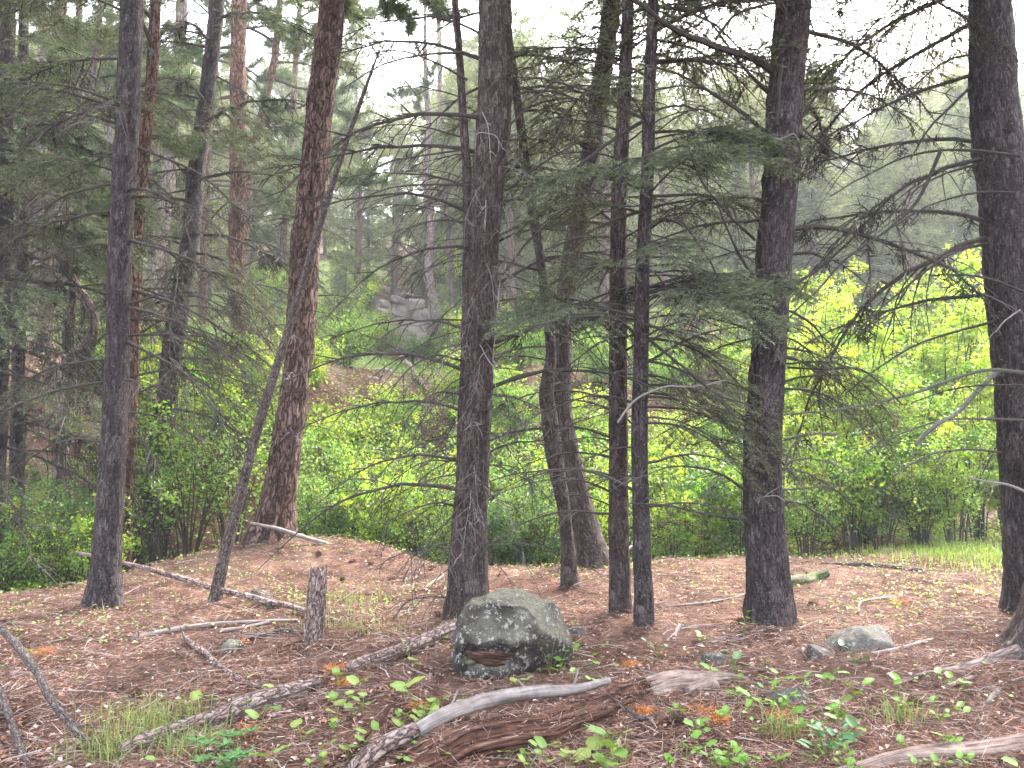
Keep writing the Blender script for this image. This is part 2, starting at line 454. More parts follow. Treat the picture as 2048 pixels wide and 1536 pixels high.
i = (np.arange(ny - 1)[:, None] * nx + np.arange(nx - 1)[None]).ravel()
Q = np.stack([i, i + 1, i + nx + 1, i + nx], -1)
vg = np.clip(veg(X, Y), 0, 1).ravel()
g = mk('ground', V, Q, M['ground'], None, np.stack([vg * 0, vg, vg * 0], -1), None, True)
tag(g, kind='structure')

# ------------------------------------------------------------------ branch library
def dead_branch(seed, fine=False, mossy=False, grey=False):
    rng = np.random.default_rng(seed)
    b = Buf()
    base = np.array([.15, .135, .13]) if grey else np.array([.055, .046, .043])
    k = 11
    t = np.linspace(0, 1, k)
    droop = rng.uniform(.15, .5)
    side = rng.uniform(-.18, .18)
    P = np.stack([t, side * t ** 2 + .012 * rng.normal(size=k).cumsum() * t, .05 * np.sin(t * 3) - droop * t ** 2.2 + .008 * rng.normal(size=k).cumsum()], -1)
    r = (.011 if not fine else .0065) * (1 - t * .85)
    tube(b, P, r, 5, base)
    nt_ = rng.integers(10, 18) if not fine else rng.integers(6, 12)
    for q in range(nt_):
        u = rng.uniform(.18, .98)
        p0 = np.array([np.interp(u, t, P[:, a]) for a in range(3)])
        sg = rng.choice([-1, 1])
        L = rng.uniform(.12, .42) * (1.15 - u * .7)
        d = norm(np.array([rng.uniform(.4, 1.1), sg * rng.uniform(.35, 1.0), rng.uniform(-.55, .15)]))
        kk = 5; tt = np.linspace(0, 1, kk)[:, None]
        Pq = p0 + d * tt * L + np.array([0, 0, -1]) * (tt ** 2) * L * rng.uniform(.1, .7) + .02 * L * rng.normal(size=(kk, 3)).cumsum(0) * tt
        cc = base * rng.uniform(.8, 1.5)
        tube(b, Pq, .0042 * (1 - tt[:, 0] * .7), 3, cc)
        for _ in range(rng.integers(0, 4)):
            uu = rng.uniform(.25, .9); p1 = Pq[int(uu * (kk - 1))]
            d1 = norm(d + rng.normal(0, .6, 3) + [0, 0, -.3]); L1 = L * rng.uniform(.2, .5)
            tube(b, np.stack([p1, p1 + d1 * L1 * .5 + [0, 0, -.01], p1 + d1 * L1 + [0, 0, -.03]]), [.0028, .002, .001], 3, cc)
    if mossy:
        nm = 46
        for q in range(nm):
            u = rng.uniform(.05, .95)
            p0 = np.array([np.interp(u, t, P[:, a]) for a in range(3)])
            big = rng.random() < .16
            n = 26 if big else 9
            L = rng.uniform(.04, .085) if big else rng.uniform(.012, .03)
            Pn = p0 + rng.normal(0, .008 if not big else .012, (n, 3)) - (np.array([0, 0, 1]) * rng.uniform(0, L, (n, 1)) if big else 0)
            D = rng.normal(size=(n, 3)) * .8 + np.array([0, 0, -1.0 if big else -.2])
            needles(b, Pn, D, L * .8, .006, varc((.075, .08, .055) if not big else (.05, .048, .036), n, rng), rng)
    return b.mesh('dead_branch', M['twig'])
def fir_branch(seed, dens=300, drop=.25, col=(.112, .138, .082), broad=1.0):
    rng = np.random.default_rng(seed)
    b = Buf(); nb = Buf()
    k = 12; t = np.linspace(0, 1, k)
    P = np.stack([t, rng.uniform(-.12, .12) * t ** 2, .10 * np.sin(t * 2.6) - drop * t ** 2], -1)
    base = np.array([.05, .042, .038])
    tube(b, P, .011 * (1 - t * .88), 5, base)
    segs = [(P[j], P[j + 1]) for j in range(5, k - 1)]
    for q in range(30):
        u = .12 + .86 * (q + rng.random()) / 30
        p0 = np.array([np.interp(u, t, P[:, a]) for a in range(3)])
        sg = 1 if q % 2 else -1
        L = broad * (.38 * (1 - u) ** .6 + .06) * rng.uniform(.6, 1.2)
        d = norm(np.array([rng.uniform(.55, .9), sg * rng.uniform(.6, 1), rng.uniform(-.5, .2)]))
        kk = 5; tt = np.linspace(0, 1, kk)[:, None]
        Pq = p0 + d * tt * L + np.array([.25, 0, -.35]) * tt ** 2 * L * .6
        tube(b, Pq, .0038 * (1 - tt[:, 0] * .75), 3, base)
        bare = u < .3 and rng.random() < .5
        if not bare: segs += [(Pq[j], Pq[j + 1]) for j in range(1, kk - 1)]
        for _ in range(int(4 + L * 14)):
            uu = rng.uniform(.15, .95); j = min(int(uu * (kk - 1)), kk - 2)
            p1 = Pq[j] + (Pq[j + 1] - Pq[j]) * rng.random()
            s2 = rng.choice([-1, 1])
            side = norm(np.cross(d, [0, 0, 1])) * s2
            d1 = norm(d * rng.uniform(.6, 1) + side * rng.uniform(.5, .9) + [0, 0, rng.uniform(-.5, .15)])
            L1 = rng.uniform(.05, .15) * broad
            p2 = p1 + d1 * L1 + [0, 0, -.15 * L1]
            tube(b, np.stack([p1, p2]), [.002, .001], 3, base * 1.2, False)
            if not bare: segs.append((p1, p2))
    for a, c in segs:
        L = np.linalg.norm(c - a); n = max(2, int(L * dens))
        u = rng.random((n, 1)); d = (c - a) / (L + 1e-9)
        Pn = a + (c - a) * u
        D = d * .75 + rng.normal(size=(n, 3)) * np.array([.8, .8, .45]) + [0, 0, .12]
        tipc = np.where(u > .8, 1.35, 1.0)
        needles(nb, Pn, D, rng.uniform(.016, .03, n), .0036, varc(col, n, rng, .28) * tipc, rng)
    return b.mesh('branch', M['twig']), nb.mesh('needles', M['needle'])
def pine_branch(seed, col=(.085, .12, .055), tuft=150):
    rng = np.random.default_rng(seed); b = Buf(); nb = Buf()
    k = 9; t = np.linspace(0, 1, k)
    P = np.stack([t, .06 * rng.normal(size=k).cumsum() * t, .06 * rng.normal(size=k).cumsum() * t + rng.uniform(-.15, .15) * t ** 2], -1)
    base = np.array([.07, .055, .05])
    tube(b, P, .016 * (1 - t * .8), 5, base)
    ends = [(P[-1], P[-1] - P[-2])]
    for q in range(11):
        u = rng.uniform(.3, .97); p0 = np.array([np.interp(u, t, P[:, a]) for a in range(3)])
        d = norm(np.array([rng.uniform(.2, 1), rng.uniform(-1, 1), rng.uniform(-.35, .6)])); L = rng.uniform(.12, .4) * (1.2 - u)
        m1 = p0 + d * L * .5 + [0, 0, -.02]; p1 = p0 + d * L + [0, 0, .03]
        tube(b, np.stack([p0, m1, p1]), [.006, .004, .003], 3, base)
        ends += [(p1, p1 - m1), (m1, m1 - p0)]
    for p, d in ends:
        n = tuft; D = norm(d)[None] * .5 + rng.normal(size=(n, 3)) * .75
        Pn = p - norm(d) * rng.uniform(0, .1, (n, 1))
        needles(nb, Pn, D, rng.uniform(.06, .12, n), .0055, varc(col, n, rng, .3), rng)
    return b.mesh('branch', M['twig']), nb.mesh('needles', M['needle'])
DEAD = [dead_branch(10 + i) for i in range(5)]
FINE = [dead_branch(30 + i, True) for i in range(4)]
MOSSY = [dead_branch(50 + i, False, True) for i in range(5)]
GREY = [dead_branch(70 + i, True, False, True) for i in range(3)]
FIRB = [fir_branch(90 + i, drop=[.12, .25, .38, .3, .2][i]) for i in range(5)]
SPARSE = [fir_branch(110 + i, 150, [.35, .5, .42][i], (.1, .112, .07), .8) for i in range(3)]
PINEB = [pine_branch(130 + i) for i in range(4)]

# ------------------------------------------------------------------ trees with traced trunks
class Tree: pass
TREES = {}
def trunk_tree(key, name, label, pts, mat, D=None, ext=6.0, lobes=.35, flare=.45, amp=.008, plate=(26, 7), sides=44, group=None, cat='tree', rtop=.45, near=True, cut=False):
    t = Tree(); rng = np.random.default_rng(abs(hash(key)) % 1 + sum(ord(c) for c in key))
    if D is None:
        g0 = ground(pts[0][0], pts[0][1]); D = float(g0[1])
        D = D + .5 * pts[0][2] * pxm(D) * .6
    P = [at(px, py, D) for px, py, w_ in pts]
    rr = [w_ * .5 * np.linalg.norm(p - CAM) / F * (F / math.hypot(F, math.hypot(px - 1024, py - 768))) for (px, py, w_), p in zip(pts, P)]
    dirn = norm(P[1] - P[0]) if P[0][2] < P[1][2] else np.array([0, 0, 1.])
    zb = float(H(P[0][0], D)) - .25
    if P[0][2] > zb:
        drop = P[0][2] - zb
        P.insert(0, P[0] - dirn * (drop / max(dirn[2], .5))); rr.insert(0, rr[0] * (1.05 if drop < .6 else 1.12))
    if ext > 0:
        dl = norm(P[-1] - P[-2]); dl = norm(dl * .6 + np.array([0, 0, .4]))
        P += [P[-1] + dl * ext * .5, P[-1] + dl * ext]; rr += [rr[-1] * (1 + rtop) / 2, rr[-1] * rtop]
    A = np.concatenate([np.array(P), np.array(rr)[:, None]], 1)
    Ltot = np.linalg.norm(np.diff(A[:, :3], axis=0), axis=1).sum()
    m = int(Ltot / (.035 if near else .12)) + 2
    if ext > 0 and near:
        m = int((Ltot - ext) / .035 + ext / .1)
    S = catmull(A, m)
    C, r = S[:, :3], np.maximum(S[:, 3], .006)
    C = C + np.stack([vn(C[:, 2] * 1.3, len(key) * 3.7, 1.) * .012, vn(C[:, 2] * 1.1, 8.1, len(key)) * .012, C[:, 2] * 0], -1) * min(1, rr[0] / .12)
    hgt = C[:, 2] - float(H(P[1][0], D))
    hgt = C[:, 2] - (zb + .25)
    th = np.linspace(0, 2 * PI, sides, endpoint=False)
    ph = rng.uniform(0, 6, 4)
    lob = .5 + .5 * (np.cos(3 * th + ph[0]) * .6 + np.cos(5 * th + ph[1]) * .4)
    fl = np.exp(-np.clip(hgt, -.3, 99) / .22)
    Rg = r[:, None] * (1 + flare * fl[:, None] * (1 - lobes + 2 * lobes * lob[None]))
    rb = r.mean()
    cx, cyy = np.cos(th)[None] * rb, np.sin(th)[None] * rb
    zz = C[:, 2][:, None]
    fu, fv = plate
    n1 = vn(cx * fu, cyy * fu, zz * fv + len(key)); n2 = vn(cx * fu * 2.3 + 5, cyy * fu * 2.3, zz * fv * 2.2)
    relief = (1 - np.abs(n1) * 2.0) * -1.0 + .5 * n2
    Rg = Rg + amp * relief * np.clip(r / .08, .2, 1)[:, None] + r[:, None] * .05 * vn(cx * 5, cyy * 5, zz * 1.2)
    V, T, Q, U = tube_geo(C, Rg, sides, True)
    base = np.array([C[0, 0], C[0, 1], zb + .25])
    t.base = base; t.C = C; t.r = r; t.D = D; t.key = key; t.rng = rng
    t.root = thing(name, label, cat, base, group)
    t.trunk = mk('trunk', V - base, [T, Q], mat, t.root, None, U, True)
    TREES[key] = t
    return t
def spawn(t, lib, n, z0, z1, az, L, pitch=(-10, 15), name=None, azs=25.0, inset=.7):
    rng = t.rng
    az = [az] if not isinstance(az, (list, tuple)) else list(az)
    for i in range(n):
        z = z0 + (z1 - z0) * (i + rng.random()) / n
        p = np.array([np.interp(z, t.C[:, 2], t.C[:, a]) for a in range(3)]); r = float(np.interp(z, t.C[:, 2], t.r))
        a = R(az[rng.integers(len(az))] + rng.normal(0, azs))
        l = rng.uniform(*L); e = lib[rng.integers(len(lib))]
        wm, nm = e if isinstance(e, tuple) else (e, None)
        loc = p + np.array([math.cos(a), math.sin(a), 0]) * r * inset - t.base
        rot = (rng.uniform(-.35, .35), -R(rng.uniform(*pitch)), a)
        o = ob(name or ('branch' if nm else 'dead_branch'), wm, t.root, loc, rot, (l, l * rng.choice([-1, 1]) if False else l, l))
        if nm:
            q = ob('needles', nm, o); tag(q, kind='stuff')
def exbr(t, pts, r0, r1, twigs=10, col=(.05, .045, .04), moss=0, mcol=(.1, .11, .075), name='dead_branch', seed=0, tl=(.08, .3), knob=.0, sag=.5):
    """a branch traced along the photo: (px, py, metres nearer(-)/farther(+) than the trunk)"""
    rng = np.random.default_rng(seed + int(pts[0][0] * 7 + pts[0][1]))
    P = catmull(np.array([at(px, py, t.D + dy) for px, py, dy in pts]), 9 + 3 * len(pts))
    k = len(P); u = np.linspace(0, 1, k)
    P = P + rng.normal(0, .004, P.shape).cumsum(0) * u[:, None]
    r = (r0 + (r1 - r0) * u) * (1 + knob * rng.normal(0, 1, k))
    b = Buf(); tube(b, P - t.base, r, 6, col)
    for q in range(twigs):
        j = rng.integers(2, k - 1); p0 = P[j] - t.base
        ax = norm(P[j] - P[j - 1])
        d = norm(ax * rng.uniform(.3, 1) + rng.normal(0, .6, 3) + [0, 0, -sag * rng.random()])
        L = rng.uniform(*tl); tt = np.linspace(0, 1, 5)[:, None]
        Pq = p0 + d * tt * L + np.array([0, 0, -1]) * tt ** 2 * L * rng.uniform(0, sag) + .03 * L * rng.normal(size=(5, 3)).cumsum(0) * tt
        tube(b, Pq, .0045 * (1 - .7 * tt[:, 0]), 3, np.array(col) * rng.uniform(.8, 1.4))
    if moss:
        n = int(moss)
        jj = rng.integers(1, k - 1, n); Pn = P[jj] - t.base + rng.normal(0, 1, (n, 3)) * (r[jj][:, None] * .9 + .003)
        D = rng.normal(size=(n, 3)) + [0, 0, -.3]
        needles(b, Pn, D, rng.uniform(.012, .035, n), .006, varc(mcol, n, rng), rng)
    return ob(name, b.mesh(name, M['twig']), t.root)
RED = M['pine']
# --- near trees, traced base to top: (x, y, width) in photo pixels
T1 = trunk_tree('T1', 'fir_tree', 'dark straight fir trunk with a pole leaning behind it and green boughs above', [(207, 1212, 54), (221, 1000, 50), (232, 750, 47), (241, 500, 45), (252, 250, 44), (264, 0, 42)], M['firdark'], amp=.006)
T4 = trunk_tree('T4', 'pine_tree', 'reddish plated pine with flared burnt base on the needle mound', [(545, 1078, 82), (561, 980, 66), (572, 900, 61), (598, 700, 58), (611, 500, 59), (637, 250, 57), (663, 0, 52)], M['pine'], D=10.15, amp=.02, plate=(11, 3.2), sides=56, flare=.3)
T6 = trunk_tree('T6', 'fir_tree', 'thick fir behind the boulder, its trunk covered in fine hanging twigs', [(934, 1240, 84), (938, 1130, 75), (942, 1011, 69), (957, 700, 67), (967, 500, 64), (986, 250, 70), (990, 0, 68)], M['fir'], amp=.009, flare=.22)
T6b = trunk_tree('T6b', 'fir_tree', 'slim stem pressed against the left side of the thick twiggy fir', [(930, 1235, 24), (926, 900, 24), (934, 640, 24), (937, 480, 24), (933, 340, 19), (923, 170, 15), (909, 0, 14)], M['fir'], D=T6.D + .02, amp=.005, sides=20, flare=.2)
T7 = trunk_tree('T7', 'fir_tree', 'slim bowed fir crossing in front of the leaning curved trunk', [(1141, 1174, 31), (1127, 1011, 25), (1111, 930, 34), (1100, 850, 34), (1093, 780, 30), (1102, 710, 23), (1096, 640, 19), (1079, 500, 19), (1062, 400, 20), (1043, 270, 17), (1030, 170, 17), (1012, 20, 15)], M['fir'], amp=.006, sides=28, flare=.3)
T8 = trunk_tree('T8', 'fir_tree', 'curved leaning fir with broad foot, bowed at knee height', [(1186, 1132, 66), (1165, 1030, 52), (1142, 930, 45), (1124, 820, 40), (1126, 720, 36), (1131, 600, 36), (1146, 500, 38), (1175, 340, 38), (1192, 240, 40), (1213, 100, 38), (1224, 0, 36)], M['fir'], amp=.009, flare=.25)
T9 = trunk_tree('T9', 'fir_tree', 'medium grey fir trunk with many short dead branches beside the darker slim fir', [(1241, 1228, 42), (1237, 1011, 39), (1236, 800, 39), (1236, 640, 38), (1237, 500, 34), (1243, 300, 31), (1249, 170, 26), (1256, 0, 24)], M['fir'], amp=.006, sides=36, flare=.2)
T10 = trunk_tree('T10', 'fir_tree', 'slim dark fir bearing green drooping boughs down to head height', [(1288, 1252, 38), (1281, 1011, 34), (1280, 800, 33), (1283, 620, 31), (1287, 500, 28), (1296, 300, 26), (1302, 100, 23), (1305, 0, 21)], M['firdark'], amp=.005, sides=32, flare=.15)
T11 = trunk_tree('T11', 'fir_tree', 'thick dark fir with mossy right edge and a stubby broken limb', [(1541, 1248, 90), (1534, 1130, 82), (1526, 1011, 78), (1532, 770, 71), (1544, 600, 72), (1549, 500, 70), (1557, 400, 70), (1568, 240, 70), (1577, 100, 69), (1583, 0, 70)], M['firdark'], amp=.009, flare=.18)
T12 = trunk_tree('T12', 'fir_tree', 'big dark fir leaning over the grassy patch with long mossy dead branches', [(2082, 1232, 120), (2066, 1010, 108), (2035, 640, 104), (2018, 470, 96), (1990, 240, 88), (1976, 0, 76)], M['firdark'], amp=.01, flare=.2)
T5 = trunk_tree('T5', 'dead_pole_tree', 'thin dead lichen-covered pole leaning across the reddish pine', [(428, 1207, 25), (452, 1100, 22), (472, 1025, 20), (517, 850, 19), (578, 655, 17), (640, 450, 14), (690, 290, 10), (738, 155, 6), (758, 100, 3)], M['pole'], ext=0, amp=.003, sides=18, flare=.1)
T13 = trunk_tree('T13', 'fir_tree', 'moss-grey root flare of a tree whose long root runs down towards the logs', [(2110, 1312, 130), (2150, 900, 110), (2190, 400, 105), (2210, 0, 100)], M['fir'], amp=.01, flare=.5, lobes=.8)
# --- trees on the far bank and hillside
T1b = trunk_tree('T1b', 'pine_tree', 'red-barked pine close behind the dark straight fir', [(249, 1100, 24), (262, 800, 26), (272, 520, 25), (287, 300, 24), (301, 170, 23), (312, 0, 22)], M['redpine'], D=11.0, amp=.012, plate=(13, 4), sides=28, near=False)
T2 = trunk_tree('T2', 'fir_tree', 'dark leaning fir rising out of the shrubs, speckled with lichen', [(306, 960, 40), (328, 842, 40), (345, 700, 41), (362, 590, 39), (377, 500, 36), (398, 300, 33), (412, 200, 31), (436, 0, 28)], M['firdark'], D=13.2, amp=.01, sides=30, near=False)
T2b = trunk_tree('T2b', 'pine_tree', 'pale pinkish-grey pine trunk standing on the brown far bank', [(288, 700, 32), (305, 600, 31), (318, 500, 30), (332, 400, 28), (343, 290, 27), (356, 120, 24), (365, 0, 22)], M['greypine'], amp=.015, plate=(11, 4), sides=26, near=False)
T3 = trunk_tree('T3', 'pine_tree', 'red-orange pine with fluted foot on the brown far bank', [(478, 742, 34), (478, 640, 33), (474, 500, 34), (476, 300, 33), (477, 100, 31), (478, 0, 30)], M['redpine'], amp=.02, plate=(9, 3), sides=30, near=False, flare=.5)
T3b = trunk_tree('T3b', 'pine_tree', 'slender reddish pine leaning away beside the red-orange pine', [(482, 700, 20), (492, 400, 20), (508, 300, 18), (526, 220, 16), (548, 120, 14), (560, 0, 12)], M['redpine'], D=21.5, amp=.01, sides=20, near=False)
T3c = trunk_tree('T3c', 'pine_tree', 'thin upright pine with dark lower trunk against the bright gaps', [(402, 700, 18), (410, 450, 17), (413, 300, 17), (545, -200, 14)][:3] + [(420, 100, 14), (424, 0, 13)], M['redpine'], D=25., amp=.01, sides=18, near=False)
L2 = trunk_tree('L2', 'crooked_pine', 'crooked pine with a swan-neck bend above the fork', [(118, 1065, 32), (118, 1000, 30), (121, 910, 28), (127, 825, 25), (134, 756, 24), (140, 715, 26), (162, 695, 24), (184, 668, 21), (188, 640, 19), (172, 602, 20), (140, 555, 22), (126, 515, 20), (137, 393, 18), (151, 325, 18), (165, 256, 16), (181, 171, 14), (196, 60, 12)], M['greypine'], D=12.6, amp=.01, sides=26, near=False)
exbr(L2, [(138, 712, 0), (136, 680, 0), (139, 640, 0), (145, 600, .05), (150, 545, .1), (160, 470, .1)], .095, .06, 4, (.06, .05, .048), name='side_stem')
exbr(L2, [(140, 672, -.1), (152, 664, -.12), (162, 650, -.12), (165, 630, -.1), (161, 612, -.1)], .03, .02, 1, (.06, .05, .048))
L3 = trunk_tree('L3', 'pine_tree', 'dull brown pine left of the crooked one, orange scar on its bark', [(74, 745, 30), (92, 637, 30), (99, 500, 29), (110, 300, 26), (118, 100, 24), (122, 0, 22)], M['pine'], D=18.5, amp=.014, sides=26, near=False)
L4 = trunk_tree('L4', 'fir_tree', 'narrow grey fir at the edge of the left thicket, base in shrubs', [(33, 1075, 30), (35, 900, 28), (36, 740, 24), (40, 600, 22), (44, 300, 20), (48, 0, 18)], M['firdark'], D=11.6, amp=.008, sides=24, near=False)
L5 = trunk_tree('L5', 'fir_tree', 'dark fir heavy with low boughs beyond the left thicket', [(-20, 1080, 50), (-8, 700, 46), (2, 300, 42), (10, 0, 38)], M['firdark'], D=10.4, amp=.008, sides=24, near=False)
L6 = trunk_tree('L6', 'pine_tree', 'thin straight pine on the grassy slope behind the crooked one', [(208, 690, 16), (212, 500, 16), (216, 300, 15), (220, 0, 13)], M['greypine'], D=26., amp=.01, sides=16, near=False)
L7 = trunk_tree('L7', 'pine_tree', 'slim dusky pine far behind the narrow grey fir', [(66, 720, 17), (70, 500, 17), (80, 250, 16), (86, 0, 14)], M['greypine'], D=23., amp=.01, sides=16, near=False)
L8 = trunk_tree('L8', 'pine_tree', 'slim straight pine rising behind the swan-neck bend', [(176, 700, 15), (170, 500, 15), (160, 250, 14), (158, 0, 12)], M['pine'], D=27., amp=.01, sides=16, near=False)
L9 = trunk_tree('L9', 'pine_tree', 'thin reddish pine between the red-orange pine and the plated pine', [(560, 700, 14), (566, 500, 13), (580, 300, 12), (592, 120, 11), (600, 0, 10)], M['redpine'], D=30., amp=.01, sides=16, near=False)
C1 = trunk_tree('C1', 'dead_pine', 'gnarled leafless pine with stubby arms standing beside the rock outcrop', [(844, 712, 14), (858, 672, 15), (870, 648, 20), (866, 602, 20), (856, 545, 19), (860, 500, 16), (863, 444, 15), (852, 342, 14), (859, 273, 13), (852, 171, 11), (850, 80, 8)], M['greypine'], D=28.5, ext=2, amp=.01, sides=18, near=False, rtop=.2)
exbr(C1, [(860, 548, 0), (846, 530, -.1), (832, 515, -.2), (815, 502, -.3), (800, 488, -.3)], .09, .03, 7, (.05, .042, .04), tl=(.3, .9))
exbr(C1, [(866, 596, 0), (845, 594, -.2), (820, 592, -.3)], .06, .03, 1, (.05, .042, .04), tl=(.3, .6))
exbr(C1, [(862, 470, 0), (880, 440, 0), (893, 400, .2), (897, 350, .2)], .07, .02, 7, (.05, .042, .04), tl=(.3, .9))
exbr(C1, [(857, 300, 0), (838, 280, 0), (825, 262, .2)], .05, .02, 6, (.05, .042, .04), tl=(.3, .9))
C2 = trunk_tree('C2', 'pine_tree', 'thin grey pine on the slope right of the gnarled dead pine', [(905, 640, 12), (900, 500, 12), (886, 350, 11), (880, 200, 10), (878, 60, 9)], M['greypine'], D=33., ext=3, amp=.008, sides=14, near=False, rtop=.3)

# --- generic branches
spawn(T1, DEAD, 16, 1.4, 5.2, [0, 180, 20, 200], (.7, 1.5), (-20, 10))
spawn(T1, FIRB, 9, 3.9, 7.5, [180, 200, 190, 300, 150], (1.0, 1.7), (-15, 10), azs=30)
spawn(T1, MOSSY, 12, 2.0, 5, [180, 190, 20, 345], (1.0, 1.8), (-25, 0))
spawn(T4, DEAD, 14, 1.2, 6, [0, 180, 330, 210], (.4, 1.0), (-15, 20))
spawn(T4, GREY, 8, 1.4, 4, [0, 270, 200], (.35, .7), (-30, 30))
spawn(T6, FINE, 70, .5, 4.2, [180, 0, 270, 225, 315], (.5, 1.05), (-45, 0), azs=20)
spawn(T6, GREY, 26, .9, 4.5, [270, 240, 300, 200, 340], (.35, .8), (-60, -20), azs=20)
spawn(T6, DEAD, 22, 1.0, 5.6, [180, 0, 160, 20], (1.1, 2.0), (-5, 25), azs=14)
spawn(T6b, FINE, 10, 3.4, 6, [180, 200, 160], (.7, 1.4), (0, 30))
spawn(T7, DEAD, 16, 1.4, 5.6, [0, 180, 200, 20], (.7, 1.4), (-15, 20))
spawn(T7, SPARSE, 8, 3.0, 6, [0, 180, 30], (.8, 1.5), (-10, 10))
spawn(T8, MOSSY, 9, 2.2, 6.5, [0, 180, 200, 340], (.9, 1.8), (-10, 20))
spawn(T8, SPARSE, 3, 5, 7.5, [0, 180, 200, 340], (1.2, 2.0), (-10, 15))
spawn(T9, DEAD, 40, .7, 5.6, [180, 175, 5, 200, 340], (.6, 1.35), (-10, 25), azs=16)
spawn(T9, FINE, 20, .6, 4, [180, 0, 270], (.4, .8), (-25, 15))
spawn(T9, FIRB, 5, 3.8, 7.5, [180, 0, 90, 160], (1.0, 1.8), (-10, 15))
spawn(T10, DEAD, 34, .9, 5.4, [0, 180, 15, 195, 345], (.6, 1.5), (-15, 25), azs=18)
spawn(T10, FIRB, 10, 2.55, 3.15, [0, 180, 340, 200, 300], (.8, 1.35), (-12, 8))
spawn(T10, FIRB, 10, 3.45, 4.3, [0, 180, 200, 340, 240], (.8, 1.3), (-10, 10))
spawn(T10, FIRB, 9, 4.8, 8.5, [0, 180, 30, 150, 210, 330], (1.0, 1.9), (-15, 10))
spawn(T10, SPARSE, 7, 1.7, 2.6, [0, 350, 20], (.9, 1.35), (-25, -5), azs=12)
spawn(T11, MOSSY, 8, 2.2, 6, [180, 170, 200, 0, 10], (1.2, 2.4), (-5, 35), azs=16)
spawn(T11, DEAD, 14, .9, 3.6, [180, 0, 15, 190], (.7, 1.5), (-20, 20), azs=16)
spawn(T11, SPARSE, 4, 2.0, 2.6, [0, 15, 350], (.7, 1.1), (-25, -5), azs=8)
spawn(T11, FIRB, 11, 5.0, 9, [180, 0, 150, 210, 60, 340], (1.5, 2.6), (-12, 10))
spawn(T12, MOSSY, 8, 2.6, 6, [180, 185, 170, 200, 160], (1.3, 2.8), (-25, 15), azs=12)
spawn(T12, FIRB, 11, 5.5, 9, [180, 150, 210, 90], (1.5, 2.6), (-15, 5))
spawn(T5, FINE, 14, 1.2, 5.2, [0, 180, 90, 270], (.3, .8), (-30, 30))
spawn(T1b, PINEB, 12, 4.5, 11, [0, 180, 90, 270], (1.2, 2.4), (-10, 25), azs=40)
spawn(T2, MOSSY, 22, 2.0, 9, [0, 180, 340, 200, 300], (1.5, 3.0), (-25, 5))
spawn(T2, FIRB, 13, 3.6, 12, [0, 180, 340, 200, 270, 320], (1.6, 3.2), (-25, -2), azs=30)
spawn(T2, SPARSE, 14, 2.6, 5, [0, 340, 180, 200], (1.4, 2.4), (-30, -8))
for tt_, n_ in ((T2b, 14), (T3, 20), (T3b, 13), (T3c, 13), (L3, 15), (L6, 13), (L7, 12), (L8, 12), (L9, 12)):
    zc = tt_.base[2]
    spawn(tt_, PINEB, n_, zc + 4.2, zc + 15, [0, 180, 90, 270], (1.8, 3.6), (-12, 25), azs=45)
    spawn(tt_, DEAD, 10, zc + 1.4, zc + 6, [0, 180, 270], (.8, 2.0), (-15, 20), azs=35)
spawn(T3, SPARSE, 8, 4.4, 9, [0, 180, 340], (1.5, 2.5), (-25, 0))
spawn(L2, MOSSY, 14, 2.5, 8, [0, 180, 200], (1, 2.2), (-20, 10))
spawn(L2, FIRB, 12, 4, 9, [0, 180, 270], (1, 2.2), (-20, 10))
spawn(L4, FIRB, 9, 2.2, 9, [0, 180, 340, 270, 300], (1.2, 2.6), (-20, 5), azs=35)
spawn(L4, MOSSY, 18, 1.2, 6, [0, 340, 180], (1.0, 2.4), (-25, 0))
spawn(L5, FIRB, 11, 2.0, 8.5, [0, 345, 270, 320, 20], (1.4, 2.9), (-22, 2), azs=25)
spawn(L5, MOSSY, 24, 1.2, 7, [0, 345, 310, 15], (1.4, 2.8), (-28, 0), azs=20)
spawn(C2, PINEB, 14, C2.base[2] + 4, C2.base[2] + 12, [0, 180, 90, 270], (1.2, 2.4), (-10, 25), azs=45)
spawn(C1, PINEB, 10, C1.base[2] + 6, C1.base[2] + 12, [0, 180, 90, 270], (1.2, 2.2), (-10, 25), azs=45)

# --- the closed canopy overhead, above the frame
for tt_, lib_, n_ in ((T1, FIRB, 16), (T4, PINEB, 22), (T6, FIRB, 26), (T7, FIRB, 12), (T8, FIRB, 18), (T9, FIRB, 16), (T10, FIRB, 14), (T11, FIRB, 22), (T12, FIRB, 24), (T13, FIRB, 24)):
    zt = float(tt_.C[-1, 2])
    spawn(tt_, lib_, n_, max(7.8, zt - 5.4), zt - .3, [0, 60, 120, 180, 240, 300], (1.9, 3.2), (-18, 8), azs=30)

# --- branches traced from the photo
dk = (.045, .04, .036); gy_ = (.2, .18, .17); ms = (.09, .095, .07)
exbr(T11, [(1548, 145, 0), (1510, 118, -.2), (1455, 100, -.4), (1400, 78, -.6), (1345, 55, -.8), (1290, 20, -1.0), (1240, -10, -1.1)], .035, .016, 10, dk, 260, (.07, .075, .055), knob=.06)
exbr(T11, [(1430, 80, -.5), (1470, 30, -.6), (1530, 10, -.7), (1590, 0, -.8)], .014, .007, 10, dk, 60)
exbr(T11, [(1562, 130, -.2), (1560, 170, -.2), (1562, 210, -.19), (1563, 250, -.18)], .022, .012, 1, dk, 60)
exbr(T11, [(1535, 268, 0), (1480, 222, -.3), (1420, 186, -.5), (1350, 150, -.8), (1280, 130, -1.0)], .02, .007, 14, dk, 120)
exbr(T11, [(1535, 185, 0), (1490, 135, -.2), (1450, 80, -.3), (1400, 20, -.4)], .016, .007, 10, dk, 60)
exbr(T11, [(1525, 300, 0), (1470, 285, -.2), (1420, 270, -.3), (1350, 260, -.4)], .014, .006, 12, dk, 80)
